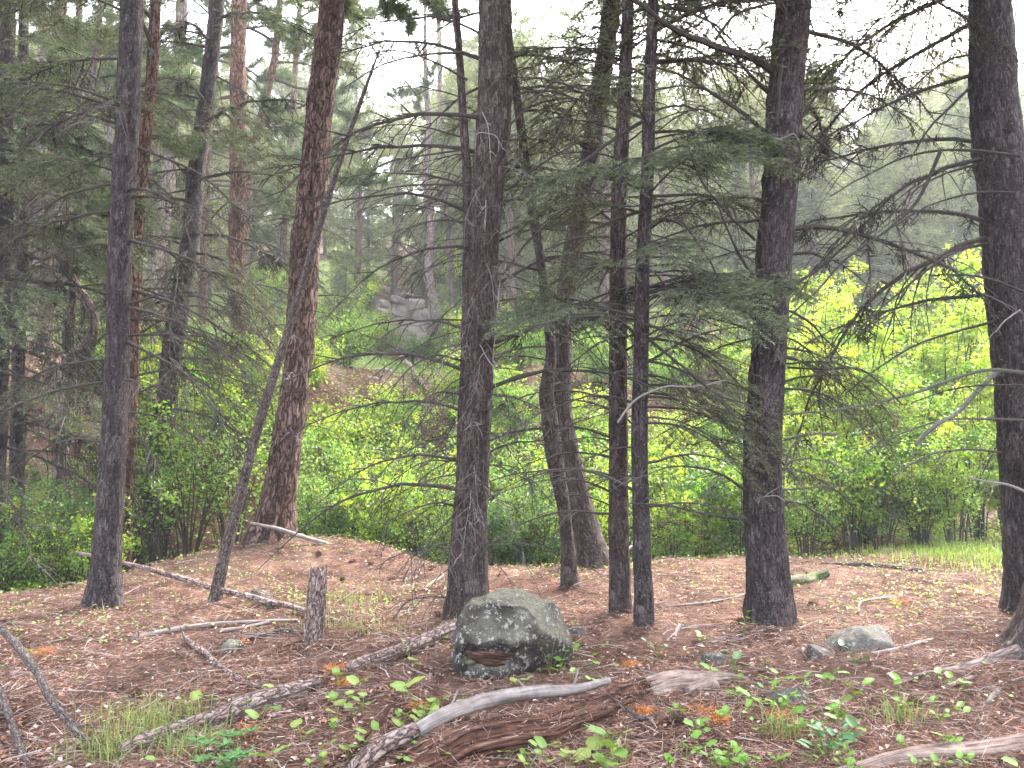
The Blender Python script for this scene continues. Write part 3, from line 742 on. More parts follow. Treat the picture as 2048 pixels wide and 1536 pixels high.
exbr(T11, [(1592, 252, 0), (1640, 180, .2), (1690, 120, .4), (1750, 50, .5), (1800, 0, .6)], .014, .007, 8, dk, 60)
exbr(T11, [(1600, 255, 0), (1665, 300, .2), (1740, 330, .4)], .012, .005, 8, dk, 60)
exbr(T11, [(1598, 270, -.1), (1612, 275, -.12), (1622, 290, -.12), (1618, 320, -.12), (1602, 370, -.1)], .014, .014, 0, (.035, .033, .028), 220, (.045, .047, .035))
exbr(T11, [(1530, 285, -.2), (1570, 272, -.25), (1590, 265, -.22), (1600, 275, -.2)], .006, .004, 3, gy_, 0, tl=(.1, .25), name='grey_branch')
exbr(T11, [(1510, 480, 0), (1450, 420, -.2), (1405, 360, -.3), (1380, 300, -.4)], .013, .006, 8, dk, 40)
exbr(T11, [(1512, 560, 0), (1470, 500, -.2), (1440, 440, -.3), (1425, 400, -.3)], .015, .006, 10, dk, 40)
exbr(T11, [(1580, 575, 0), (1640, 535, .1), (1700, 480, .3), (1760, 410, .4), (1840, 350, .5)], .017, .008, 6, dk, 120)
exbr(T11, [(1505, 585, -.1), (1530, 583, -.22), (1560, 570, -.25), (1578, 562, -.2)], .014, .012, 2, (.16, .16, .14), 160, (.22, .23, .19), knob=.15, name='lichen_stub')
exbr(T11, [(1548, 725, -.18), (1560, 685, -.22), (1572, 657, -.25), (1590, 653, -.25), (1612, 665, -.25), (1628, 690, -.24)], .012, .006, 4, (.08, .078, .06), 170, (.17, .18, .12), name='mossy_branch')
exbr(T11, [(1575, 735, 0), (1640, 738, -.2), (1725, 738, -.4), (1790, 790, -.5), (1800, 800, -.5)], .010, .006, 4, dk, 60)
exbr(T11, [(1568, 880, 0), (1620, 868, -.2), (1665, 866, -.3)], .011, .012, 3, (.11, .11, .08), 260, (.24, .25, .17), name='mossy_branch')
exbr(T11, [(1565, 925, 0), (1620, 918, -.1), (1680, 930, -.2), (1720, 945, -.2)], .008, .005, 4, (.11, .1, .085), 40)
exbr(T11, [(1565, 980, 0), (1640, 975, 0), (1705, 973, 0)], .009, .006, 2, (.09, .08, .07), 20)
exbr(T11, [(1500, 1005, -.05), (1530, 998, -.2), (1556, 1000, -.2), (1565, 1012, -.2)], .007, .004, 2, gy_, name='grey_branch')
exbr(T11, [(1490, 1040, 0), (1420, 1030, -.1), (1340, 1015, -.2), (1260, 1012, -.3)], .012, .006, 5, dk, 10)
exbr(T11, [(1500, 660, 0), (1440, 640, -.2), (1360, 625, -.3)], .011, .005, 8, dk, 40)
exbr(T11, [(1498, 780, 0), (1450, 765, 0), (1380, 770, -.1)], .011, .005, 8, dk, 40)
exbr(T11, [(1492, 890, 0), (1440, 880, 0), (1370, 895, -.1)], .009, .004, 8, dk, 30)
# the near fir on the right edge
exbr(T12, [(1955, 230, 0), (1880, 305, -.2), (1835, 400, -.3), (1760, 470, -.5), (1690, 520, -.6), (1630, 590, -.7), (1580, 640, -.8)][1:], .017, .006, 8, dk, 160, ms)
exbr(T12, [(1950, 165, 0), (1900, 215, -.1), (1850, 270, -.2), (1825, 320, -.2)], .016, .006, 4, dk, 120, ms)
exbr(T12, [(2040, 312, -.3), (1960, 303, -.35), (1880, 303, -.4), (1800, 318, -.5), (1720, 360, -.6), (1660, 390, -.7)], .014, .006, 6, dk, 220, ms)
exbr(T12, [(1965, 325, 0), (1880, 352, -.2), (1830, 380, -.3), (1790, 420, -.4), (1735, 470, -.5)], .012, .005, 10, dk, 160, ms, sag=.9)
exbr(T12, [(1940, 110, 0), (1900, 118, -.1), (1860, 145, -.2), (1800, 200, -.3)], .012, .005, 8, dk, 100, ms)
exbr(T12, [(2030, 385, -.3), (1960, 385, -.4), (1880, 405, -.5), (1800, 450, -.6), (1740, 500, -.7)], .011, .005, 6, dk, 160, ms)
exbr(T12, [(1985, 485, 0), (1920, 500, -.1), (1850, 545, -.3), (1800, 585, -.4), (1740, 640, -.5), (1680, 700, -.6)], .015, .006, 9, dk, 200, ms, sag=.9)
exbr(T12, [(2050, 585, -.3), (1990, 562, -.4), (1920, 548, -.5), (1855, 547, -.6)], .012, .006, 3, dk, 120, ms)
exbr(T12, [(1982, 645, 0), (1900, 668, -.2), (1830, 695, -.3), (1760, 740, -.4), (1700, 790, -.5)], .014, .006, 10, dk, 160, ms, sag=.9)
exbr(T12, [(2050, 745, -.35), (1980, 740, -.4), (1900, 760, -.5), (1830, 785, -.6), (1760, 805, -.7), (1690, 820, -.8), (1570, 832, -.9)], .017, .007, 8, (.08, .08, .065), 420, (.13, .135, .1))
exbr(T12, [(1998, 740, -.2), (1950, 785, -.4), (1910, 828, -.5), (1870, 850, -.6), (1835, 880, -.6), (1828, 890, -.6)], .022, .015, 2, (.1, .1, .085), 700, (.15, .155, .125), knob=.12, name='lichen_limb')
exbr(T12, [(2050, 770, -.3), (1960, 772, -.4), (1880, 785, -.5), (1820, 810, -.6)], .010, .005, 5, dk, 120, ms)
exbr(T12, [(2050, 840, -.3), (1960, 838, -.4), (1880, 842, -.5), (1800, 870, -.6), (1720, 912, -.8)], .011, .005, 6, (.07, .068, .055), 200, ms)
exbr(T12, [(2003, 905, 0), (1940, 900, -.2), (1880, 908, -.3), (1820, 935, -.5), (1790, 955, -.6)], .013, .006, 4, (.06, .056, .05), 160, ms)
exbr(T12, [(2055, 985, -.35), (2010, 968, -.45), (1960, 962, -.5), (1935, 959, -.5)], .013, .008, 2, gy_, 40, ms, name='grey_branch')
exbr(T12, [(2040, 620, -.3), (2000, 650, -.4), (1985, 670, -.4)], .008, .004, 1, gy_, name='grey_branch')
# arcs on the thick central fir
for k_, (p_, s_) in enumerate([
    ([(935, 160, 0), (880, 130, -.1), (800, 105, -.2), (720, 120, -.3)], .012), ([(925, 105, 0), (850, 110, -.2), (770, 130, -.3), (690, 175, -.4)], .012),
    ([(925, 300, 0), (860, 310, -.2), (770, 330, -.3), (700, 400, -.5)], .009), ([(930, 370, 0), (850, 370, -.2), (760, 380, -.3), (690, 410, -.4)], .011),
    ([(932, 445, 0), (870, 440, -.2), (810, 460, -.3), (770, 500, -.4)], .009), ([(925, 640, 0), (860, 640, -.2), (800, 650, -.3), (740, 700, -.4)], .009),
    ([(920, 720, 0), (870, 712, -.2), (820, 735, -.3), (770, 800, -.4)], .011), ([(918, 788, 0), (870, 785, -.2), (810, 835, -.4), (790, 880, -.5)], .009),
    ([(915, 873, 0), (860, 880, -.2), (800, 910, -.3), (740, 970, -.4)], .008), ([(912, 922, 0), (850, 925, -.2), (790, 960, -.3), (750, 1000, -.4)], .009),
    ([(910, 1012, 0), (870, 1005, -.2), (820, 1020, -.3), (760, 1045, -.4), (735, 1052, -.4)], .011), ([(905, 1085, 0), (860, 1095, -.2), (820, 1115, -.3), (800, 1140, -.4)], .006),
    ([(900, 1195, 0), (850, 1195, -.2), (810, 1210, -.3), (785, 1245, -.4)], .006), ([(990, 650, 0), (1060, 640, -.2), (1140, 630, -.3)], .009),
    ([(985, 790, 0), (1040, 800, -.2), (1090, 830, -.3), (1110, 880, -.4)], .009), ([(985, 930, 0), (1030, 935, -.2), (1080, 970, -.3)], .007),
    ([(1005, 550, 0), (1060, 480, -.1), (1120, 430, -.2), (1190, 390, -.2)], .013), ([(1000, 470, 0), (1060, 440, 0), (1130, 400, -.1), (1200, 370, -.1)], .012),
    ([(1015, 380, 0), (1080, 330, -.1), (1150, 290, -.2), (1230, 270, -.2)], .012), ([(1020, 250, 0), (1090, 180, 0), (1160, 110, 0), (1220, 50, 0)], .011)]):
    exbr(T6, p_, s_, .004, 9, (.06, .053, .05), 0, seed=k_, tl=(.1, .35), sag=.9)
for k_, p_ in enumerate([[(965, 225, -.2), (975, 250, -.25), (980, 290, -.24), (986, 335, -.22)], [(950, 295, -.2), (955, 268, -.25), (985, 268, -.25), (1010, 300, -.25)], [(972, 400, -.22), (970, 430, -.24), (968, 460, -.22)],
                         [(1000, 560, -.1), (993, 640, -.2), (988, 730, -.2), (1000, 790, -.2)], [(960, 690, -.2), (980, 720, -.24), (995, 735, -.25)], [(930, 860, -.2), (950, 845, -.25), (965, 848, -.25)]]):
    exbr(T6, p_, .006, .003, 2, gy_, 0, name='grey_branch', seed=k_, tl=(.06, .15))
# the slim green fir
exbr(T10, [(1290, 240, 0), (1240, 270, -.1), (1200, 300, -.2), (1150, 340, -.3), (1100, 400, -.4)], .018, .008, 8, dk, 30)
exbr(T10, [(1300, 265, 0), (1360, 262, -.1), (1430, 270, -.2), (1500, 300, -.3)], .014, .007, 8, dk, 30)
exbr(T10, [(1290, 420, 0), (1230, 440, -.2), (1170, 470, -.4), (1100, 500, -.5)], .016, .007, 8, dk, 20)
exbr(T10, [(1280, 640, 0), (1230, 634, -.2), (1160, 636, -.4), (1090, 650, -.5)], .013, .006, 8, dk, 20)
exbr(T10, [(1278, 670, 0), (1210, 680, -.2), (1150, 720, -.3), (1080, 770, -.4)], .011, .005, 8, dk, 20)
exbr(T10, [(1296, 676, 0), (1330, 705, -.2), (1380, 745, -.4), (1440, 790, -.5), (1510, 815, -.6)], .014, .006, 10, dk, 20)
exbr(T10, [(1296, 460, 0), (1330, 440, -.2), (1370, 455, -.3), (1410, 510, -.4), (1440, 560, -.4)], .014, .007, 5, dk, 20)
exbr(T10, [(1235, 845, -.3), (1270, 800, -.35), (1340, 770, -.4), (1390, 765, -.4), (1450, 752, -.5)], .010, .006, 3, gy_, 0, name='grey_branch')

ANCH = [(38, 'grey fir'), (125, 'crooked pine'), (235, 'straight fir'), (345, 'lichened fir'), (477, 'red-orange pine'), (590, 'plated pine'), (955, 'twiggy fir'), (1105, 'bowed fir'), (1238, 'medium fir'), (1285, 'slim fir'), (1535, 'mossy-edged fir'), (2035, 'leaning fir')]
def where(px):
    lo = [n for x, n in ANCH if x <= px]; hi = [n for x, n in ANCH if x > px]
    if not lo: return ', beside the ' + hi[0]
    if not hi: return ', behind the ' + lo[-1]
    return ', between the ' + lo[-1] + ' and the ' + hi[0]
# ------------------------------------------------------------------ conifers on the far hillside
def far_conifer(seed, kind):
    rng = np.random.default_rng(seed)
    b = Buf(); nb = Buf(); Ht = 10.0
    z = np.linspace(-.3, Ht, 14)
    lean = rng.uniform(-.3, .3, 2)
    C = np.stack([lean[0] * (z / Ht) ** 2 + .05 * rng.normal(size=14).cumsum() * .4, lean[1] * (z / Ht) ** 2, z], -1)
    bc = (.12, .085, .075) if kind == 'pine' else (.075, .062, .058)
    tube(b, C, np.maximum(.17 * (1 - z / Ht) ** .8, .012), 8, bc)
    if kind == 'fir':
        n = 130; zz = Ht * (.1 + .9 * np.sort(rng.random(n)) ** .85); RL = 2.0 * (1 - zz / Ht) ** .75 + .15
        col = np.array([.14, .17, .1])
    elif kind == 'pine':
        n = 78; zz = Ht * (.3 + .7 * np.sort(rng.random(n))); RL = 1.9 * np.sin(np.clip((zz / Ht - .22) / .8, 0, 1) * PI * .92 + .12) ** .8 + .2
        col = np.array([.16, .19, .11])
    else:  # young thicket
        n = 110; zz = Ht * (.03 + .97 * np.sort(rng.random(n))); RL = 2.7 * (1 - zz / Ht) ** .7 + .15
        col = np.array([.15, .185, .105])
    for i in range(n):
        L = RL[i] * rng.uniform(.55, 1.25); a = rng.uniform(0, 2 * PI)
        p0 = np.array([np.interp(zz[i], z, C[:, q]) for q in range(3)])
        up = rng.uniform(-.1, .35) if kind == 'pine' else rng.uniform(-.25, .15)
        t = np.linspace(0, 1, 5)[:, None]
        P = p0 + t * L * np.array([math.cos(a), math.sin(a), up]) + t ** 2 * L * np.array([0, 0, -.22 if kind != 'pine' else .08]) + rng.normal(0, .03, (5, 3)) * t
        tube(b, P, .022 * (1 - t[:, 0] * .8) * (.5 + L / 3), 3, np.array(bc) * .8)
        shade = rng.uniform(.7, 1.3)
        if kind == 'pine':
            nt_ = int(3 + L * 5)
            for q in range(nt_):
                u = rng.uniform(.4, 1.02); c = p0 + (P[-1] - p0) * u + rng.normal(0, .13, 3) * L
                m = 26; D = rng.normal(size=(m, 3)) + np.array([math.cos(a), math.sin(a), .5]) * .7
                needles(nb, c + rng.normal(0, .05, (m, 3)), D, rng.uniform(.12, .22, m), .02, varc(col * shade, m, rng, .22), rng)
        else:
            m = int(34 + L * 62)
            u = rng.random((m, 1)) ** .7
            c = p0 + (P[-1] - p0) * u + np.array([0, 0, -.2]) * L * u ** 2
            side = np.array([-math.sin(a), math.cos(a), 0])
            c = c + side * rng.normal(0, .16, (m, 1)) * L * (1.1 - u) + rng.normal(0, .04, (m, 3))
            D = np.array([math.cos(a), math.sin(a), -.15]) * .7 + side * rng.normal(0, .8, (m, 1)) + rng.normal(0, .35, (m, 3))
            needles(nb, c, D, rng.uniform(.13, .26, m), .04, varc(col * shade, m, rng, .25), rng)
    return b.mesh('trunk', M['twig']), nb.mesh('crown', M['farneedle'])
FIRS = [far_conifer(200 + i, 'fir') for i in range(4)]
PINES = [far_conifer(220 + i, 'pine') for i in range(4)]
YOUNG = [far_conifer(240 + i, 'young') for i in range(3)]
def far_tree(x, y, h, lib, idx, name, label, group, rz, wd=1.0):
    wm, nm = lib[idx % len(lib)]
    s = h / 10.0
    r = thing(name, label, 'tree', (x, y, float(H(x, y))), group, (0, 0, rz), (s * wd, s * wd, s))
    ob('trunk', wm, r); tag(ob('crown', nm, r), kind='stuff')
rng = np.random.default_rng(5)
def hill(n, y0, y1, hr, lib, name, label, group, pxr=(-150, 2200), avoid=None, wd=(.8, 1.2)):
    c = 0; tries = 0
    while c < n and tries < n * 40:
        tries += 1
        y = y0 + (y1 - y0) * rng.random(); px = rng.uniform(*pxr); x = (px - 1024) / F * y
        if any((x - a) ** 2 + (y - b) ** 2 < 1.3 ** 2 for a, b in HP): continue
        if 730 < px < 890 and y < 33.5: continue
        h = rng.uniform(*hr)
        z = float(H(x, y)); top = 872 - (z + h - 1.6) / y * F
        if avoid and any(a < px < b and top < tmin for a, b, tmin in avoid): continue
        HP.append((x, y)); c += 1
        far_tree(x, y, h, lib, rng.integers(9), name, label + where(px), group, rng.uniform(0, 6.3), rng.uniform(*wd))
HP = [(TREES[k].base[0], TREES[k].base[1]) for k in TREES]
GAP = [(705, 800, 150), (835, 880, 150), (1680, 1760, 170)]
hill(5, 24, 34, (12, 16), PINES, 'slope_pine', 'tall loose-crowned pine on the near slope', 'tall pines on the near slope', pxr=(1000, 1500))
hill(30, 27, 44, (8, 14), PINES, 'hillside_pine', 'open-crowned pine on the lower hillside', 'pines on the lower hillside', avoid=GAP)
hill(40, 27, 46, (6, 12), FIRS, 'hillside_fir', 'pale green fir on the lower hillside', 'firs on the lower hillside', avoid=GAP)
hill(100, 44, 92, (12, 19), FIRS, 'distant_fir', 'hazy narrow fir on the upper slope', 'firs high on the distant slope', avoid=GAP)
hill(70, 44, 92, (12, 19), PINES, 'distant_pine', 'hazy round-topped pine on the upper slope', 'pines high on the distant slope', avoid=GAP)
hill(44, 23, 40, (2.0, 4.8), YOUNG, 'young_fir', 'young bushy fir in the undergrowth', 'young firs on the slope', avoid=None)
hill(32, 30, 66, (9, 16), FIRS, 'slope_fir', 'soft pale fir above the bright bushes', 'firs behind the bright bushes', pxr=(1560, 2060), avoid=GAP, wd=(1.1, 1.5))

# ------------------------------------------------------------------ shrubs
def shrub(seed, h, spread, nst, nleaf, col, leaf=.055, bare=.25, up=.5):
    rng = np.random.default_rng(seed); b = Buf(); lb = Buf()
    bc = np.array([.06, .05, .042])
    tips = []
    for i in range(nst):
        a = rng.uniform(0, 2 * PI); o = rng.uniform(.15, 1) * spread; hh = h * rng.uniform(.55, 1.05)
        p0 = np.array([math.cos(a), math.sin(a), 0]) * rng.uniform(0, .3) * spread * .5
        t = np.linspace(0, 1, 7)[:, None]
        P = p0 + np.array([math.cos(a), math.sin(a), 0]) * o * t ** 1.5 + np.array([0, 0, hh]) * t ** .9 + rng.normal(0, .035, (7, 3)).cumsum(0) * t
        P[0, 2] -= .15
        tube(b, P, (.006 + .006 * h / 2) * (1 - .8 * t[:, 0]), 4, bc * rng.uniform(.7, 1.5))
        for q in range(6 + int(h * 2)):
            u = rng.uniform(bare, 1); p1 = np.array([np.interp(u, t[:, 0], P[:, k]) for k in range(3)])
            d = norm(rng.normal(0, 1, 3) * [1, 1, .5] + [0, 0, up] + np.array([math.cos(a), math.sin(a), 0]) * .5); L = rng.uniform(.15, .55) * (h / 2.2) ** .5
            p2 = p1 + d * L + [0, 0, -.05 * L]
            tube(b, np.stack([p1, (p1 + p2) / 2 + [0, 0, .03 * L], p2]), [.0045, .003, .0015], 3, bc)
            tips.append((p1, p2))
    A = np.array([q[0] for q in tips]); B = np.array([q[1] for q in tips])
    wt = rng.gamma(.6, 1.0, len(tips)) + .08
    k = rng.choice(len(tips), size=nleaf, p=wt / wt.sum())
    u = rng.random((nleaf, 1)) ** .7
    Pl = A[k] + (B[k] - A[k]) * u + rng.normal(0, .06, (nleaf, 3))
    D = (B[k] - A[k]) * .8 + rng.normal(0, .35, (nleaf, 3)) + [0, 0, -.12]
    Nn = np.array([0, 0, 1]) + rng.normal(0, .45, (nleaf, 3))
    hue = ((.6 + .7 * rng.random((len(tips), 1))) * (1 + .12 * rng.normal(size=(len(tips), 3)) * [1, .2, .5]))[k]
    C = varc(col, nleaf, rng, .2, .12) * hue
    Ls = leaf * rng.uniform(.55, 1.25, nleaf)
    leaves(lb, Pl, D, Nn, Ls, Ls * rng.uniform(.65, .95, nleaf), C)
    return b.mesh('stems', M['twig']), lb.mesh('foliage', M['leaf'])
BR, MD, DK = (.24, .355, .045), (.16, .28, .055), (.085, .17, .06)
SH = {
    'low': [shrub(300 + i, 1.1, .75, 16, 2600, [BR, MD, BR][i], .06, .15) for i in range(3)],
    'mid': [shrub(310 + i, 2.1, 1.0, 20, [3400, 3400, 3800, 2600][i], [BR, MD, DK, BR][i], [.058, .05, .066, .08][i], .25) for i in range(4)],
    'open': [shrub(320 + i, 2.4, .9, 22, 1500, [MD, BR][i], .06, .4) for i in range(2)],
    'tall': [shrub(330 + i, 4.6, 1.5, 16, 8500, [BR, BR, MD][i], .075, .25, .2) for i in range(3)],
}
def put_shrub(x, y, kind, idx, s, label, group, name='leafy_shrub', rz=None):
    wm, lm = SH[kind][idx % len(SH[kind])]
    rz = rng.uniform(0, 6.3) if rz is None else rz
    r = thing(name, label, 'shrub', (x, y, float(H(x, y))), group, (0, 0, rz), (s * rng.uniform(.9, 1.15), s * rng.uniform(.9, 1.15), s))
    tag(ob('stems', wm, r), kind='stuff'); tag(ob('foliage', lm, r), kind='stuff')
def px2x(px, y): return (px - 1024) / F * y
def rowof(pxs, y, kind, sr, label, group, jy=.4, name='leafy_shrub', idx=None):
    for j, px in enumerate(pxs):
        yy = y + rng.uniform(-jy, jy)
        put_shrub(px2x(px + rng.uniform(-15, 15), yy), yy, kind, idx[j % len(idx)] if idx else rng.integers(9), rng.uniform(*sr), label + where(px), group, name)
rowof([-10, 60, 130, 180], 9.9, 'mid', (.75, 1.0), 'low dense green shrub at the bench edge', 'shrubs at the foot of the left trees', idx=[1, 2, 0])
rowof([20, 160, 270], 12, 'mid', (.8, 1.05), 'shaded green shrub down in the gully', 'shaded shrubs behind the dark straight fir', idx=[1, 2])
rowof([330, 400, 455], 12.6, 'open', (1.0, 1.25), 'thin-stemmed open shrub at the gully edge', 'open shrubs beside the leaning fir')
rowof([300, 380, 470], 14.6, 'mid', (1.0, 1.25), 'yellow-green shrub below the brown bank', 'yellow-green shrubs below the brown bank', idx=[0, 3])
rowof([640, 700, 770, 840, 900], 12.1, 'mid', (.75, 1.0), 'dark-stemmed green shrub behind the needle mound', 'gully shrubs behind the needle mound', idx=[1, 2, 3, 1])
rowof([660, 760, 850], 12.9, 'open', (.9, 1.1), 'many-stemmed open shrub reaching from the gully', 'many-stemmed shrubs in the gully')
rowof([620, 700, 780, 850, 900, 1010], 14.3, 'mid', (.8, 1.0), 'bright yellow-green shrub low on the slope', 'bright shrubs on the gully slope', idx=[0, 3, 1, 2])
rowof([640, 720, 800, 870], 16.2, 'low', (1.0, 1.3), 'low bright shrub below the fallen log', 'low shrubs below the fallen trunk', idx=[0, 2])
rowof([560, 630, 690, 750, 820, 880, 950, 1020], 15.8, 'mid', (.7, .95), 'dense yellow-green shrub halfway up the slope', 'dense shrubs halfway up the slope', idx=[0, 3, 1, 0, 2], jy=.6)
rowof([610, 690, 760, 900, 960, 1030, 1180, 1330, 1420, 1480], 17.6, 'low', (1.0, 1.5), 'low yellow-green shrub high on the slope', 'low shrubs high on the slope', idx=[0, 2, 1], jy=.7)
rowof([330, 420, 520, 230], 16.4, 'low', (1.1, 1.5), 'low leafy shrub under the brown bank', 'low shrubs at the foot of the brown bank', idx=[0, 1])
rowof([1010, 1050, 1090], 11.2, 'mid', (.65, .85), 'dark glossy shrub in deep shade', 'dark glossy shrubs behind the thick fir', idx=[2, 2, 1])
rowof([1010, 1060, 1170], 13.6, 'open', (.9, 1.1), 'sparse shrub behind the bench', 'sparse shrubs behind the bowed trunks')
rowof([1190, 1330, 1400, 1460], 12, 'mid', (.85, 1.05), 'fresh green shrub at the gully edge', 'fresh green shrubs behind the slim firs', idx=[0, 1, 3, 2])
rowof([1200, 1290, 1380, 1450], 14.8, 'mid', (.9, 1.1), 'light green shrub on the slope', 'light green shrubs behind the slim firs', idx=[3, 0])
rowof([1610, 1690, 1760, 1830, 1900], 11.6, 'mid', (.8, 1.05), 'dense green shrub at the grass edge', 'shrubs under the tall bright bushes', idx=[1, 3, 2, 0])
rowof([1640, 1730, 1820, 1930, 2000], 13, 'tall', (.7, .88), 'tall bright yellow-green bush above the grass', 'tall bright bushes', idx=[0, 1, 2], name='tall_bush')
rowof([1600, 1700, 1800, 1900, 2010, 2100], 16, 'tall', (1.0, 1.25), 'high leafy bush in the second row', 'high bushes in the second row', idx=[1, 0, 2], name='tall_bush')
rowof([1480, 1560, 1700, 1950], 20, 'tall', (.8, 1.0), 'pale sapling clump climbing the slope', 'sapling clumps on the slope', name='sapling_clump')
rowof([560, 680, 960, 1020, 1190, 1330], 20.5, 'low', (1.2, 1.6), 'small pale shrub along the slope top', 'small shrubs along the slope top', jy=1.2)
rowof([620, 690, 950, 1020, 1100, 1300, 1400], 26, 'mid', (.9, 1.3), 'rounded pale shrub among hillside trees', 'rounded shrubs among the hillside trees', jy=3, idx=[1, 0])
rowof([745, 785, 830, 868], 28.6, 'low', (.9, 1.3), 'low shrub at the foot of the outcrop', 'shrubs at the foot of the outcrop', jy=.3)
rowof([100, 170, 500, 560], 25, 'tall', (.6, .8), 'loose pale sapling above the brown bank', 'saplings behind the far-bank pines', jy=3, name='sapling')
rowof([690, 930, 1060], 34, 'tall', (.8, 1.1), 'airy pale sapling near the rock outcrop', 'saplings near the rock outcrop', jy=3, name='sapling')

# ------------------------------------------------------------------ undergrowth on the slope (uncountable)
rg = np.random.default_rng(77)
b = Buf(); n = 90000
yy = rg.uniform(11.5, 27, n); xx = rg.uniform(-.78, .78, n) * yy
s = SX(xx, yy); dens = np.clip(.7 + .8 * vn(xx * .55, yy * .55, 12.) , 0, 1) * np.where(s < 9.5, 1, .35) * np.where((xx < -4.5) & (s > 6), .3, 1)
k = (rg.random(n) < dens) & (s > 1)
xx, yy = xx[k], yy[k]; m = len(xx)
P = np.stack([xx, yy, H(xx, yy) + rg.uniform(.02, .35, m)], -1)
D = rg.normal(size=(m, 3)) * [1, 1, .3]; Nn = np.array([0, 0, 1.]) + rg.normal(0, .4, (m, 3))
tone = np.where((vn(xx * .9, yy * .9, 3.) > 0)[:, None], np.array(BR) , np.array(MD))
Ls = rg.uniform(.04, .085, m)
leaves(b, P, D, Nn, Ls, Ls * .85, varc((1, 1, 1), m, rg, .2, 0)[:, :] * 0 + tone * np.exp(rg.normal(0, .22, (m, 1))))
tag(ob('undergrowth', b.mesh('undergrowth', M['leaf'])), 'low leafy green undergrowth covering the gully and slope', 'undergrowth', kind='stuff')

# ------------------------------------------------------------------ rocks
def ico(sub):
    import bmesh
    bm = bmesh.new(); bmesh.ops.create_icosphere(bm, subdivisions=sub, radius=1)
    V = np.array([v.co[:] for v in bm.verts]); T = np.array([[v.index for v in f.verts] for f in bm.faces]); bm.free()
    return V, T
I3, I4, I5 = ico(3), ico(4), ico(6)
def traced_rock(name, label, outline, depth, mat, sub=I5, p=3.2, rough=.02, group=None, dents=(), rotseed=1, bury=.1, facets=16, flo=.6):
    O = np.array(outline, float)
    cx_, cy_ = (O[:, 0].min() + O[:, 0].max()) / 2, O[:, 1].max()
    gpt = ground(cx_, cy_); Y0 = gpt[1] + depth * .8
    W = np.array([at(px, py, Y0) for px, py in O])
    # the lower edge is on the near face: drop the outline below the ground there
    c = np.array([(W[:, 0].min() + W[:, 0].max()) / 2, Y0, (W[:, 2].min() + W[:, 2].max()) / 2 ])
    low = W[:, 2] < float(H(c[0], Y0)) + .12
    W[low, 2] -= bury
    ang = np.arctan2(W[:, 2] - c[2], W[:, 0] - c[0]); rad = np.hypot(W[:, 2] - c[2], W[:, 0] - c[0])
    o = np.argsort(ang); ang = ang[o]; rad = rad[o]
    ang = np.concatenate([ang - 2 * PI, ang, ang + 2 * PI]); rad = np.concatenate([rad, rad, rad])
    S, T = sub
    ph = np.arctan2(S[:, 2], S[:, 0]); Rr = np.interp(ph, ang, rad)
    q = np.abs(S[:, 1]); f = (1 - np.clip(q, 0, 1) ** p) ** (1 / p)
    lat = np.hypot(S[:, 0], S[:, 2])
    V = np.stack([Rr * np.cos(ph) * f * np.clip(lat * 3, 0, 1) ** .5 , S[:, 1] * depth, Rr * np.sin(ph) * f * np.clip(lat * 3, 0, 1) ** .5], -1)
    V[:, :1] *= 1; 
    nd = norm(V)
    k1 = rough * (vn(V[:, 0] * 6 + rotseed, V[:, 1] * 6, V[:, 2] * 6) + .6 * vn(V[:, 0] * 15, V[:, 1] * 15 + rotseed, V[:, 2] * 15) + .45 * vn(V[:, 0] * 40, V[:, 1] * 40, V[:, 2] * 40))
    V = V + nd * k1[:, None]
    fr = np.random.default_rng(rotseed * 13 + 5)
    sz = np.array([np.ptp(V[:, 0]), np.ptp(V[:, 1]), np.ptp(V[:, 2])]) / 2
    for _ in range(facets):
        nn = norm(fr.normal(size=3) * [1, 1, 1.0]); nn[1] = -abs(nn[1]) if fr.random() < .8 else nn[1]
        lim = np.linalg.norm(nn * sz) * fr.uniform(flo, flo + .17)
        ov = np.maximum(V @ nn - lim, 0)
        V = V - ov[:, None] * nn * .85
    for (px, py, rx, rz, dd) in dents:
        d0 = at(px, py, Y0 - depth * .9) - c
        e = ((V[:, 0] - d0[0]) / (rx * pxm(Y0))) ** 2 + ((V[:, 2] - d0[2]) / (rz * pxm(Y0))) ** 2
        e = e * (1 + .5 * vn(V[:, 0] * 14, V[:, 2] * 14, 2.)); V[:, 1] += np.where(V[:, 1] < 0, dd * np.clip(1.25 - e, 0, 1) ** .7, 0)
    me = mk(name, V, T, mat, None, None, None, True)
    me.location = c if 'boulder' == name else c - np.array([0, 0, .22 * np.ptp(V[:, 2])])
    tag(me, label, 'rock', group)
    return me, c, Y0
bo = [(912, 1353), (903, 1330), (903, 1306), (912, 1285), (910, 1267), (920, 1232), (942, 1201), (965, 1203), (975, 1195), (998, 1189), (1022, 1188), (1055, 1197), (1078, 1205), (1102, 1212), (1121, 1220), (1122, 1234), (1133, 1252), (1143, 1277), (1139, 1306), (1123, 1328), (1100, 1342), (1026, 1348), (975, 1357)]
rk, rc, rY = traced_rock('boulder', 'large lichen-speckled grey boulder in front of the thick twiggy fir', bo, .3, M['boulder'], dents=[(985, 1314, 62, 22, .075), (940, 1308, 30, 16, .05), (1000, 1250, 70, 30, .03)], rough=.018, p=4.5, facets=10, flo=.73)
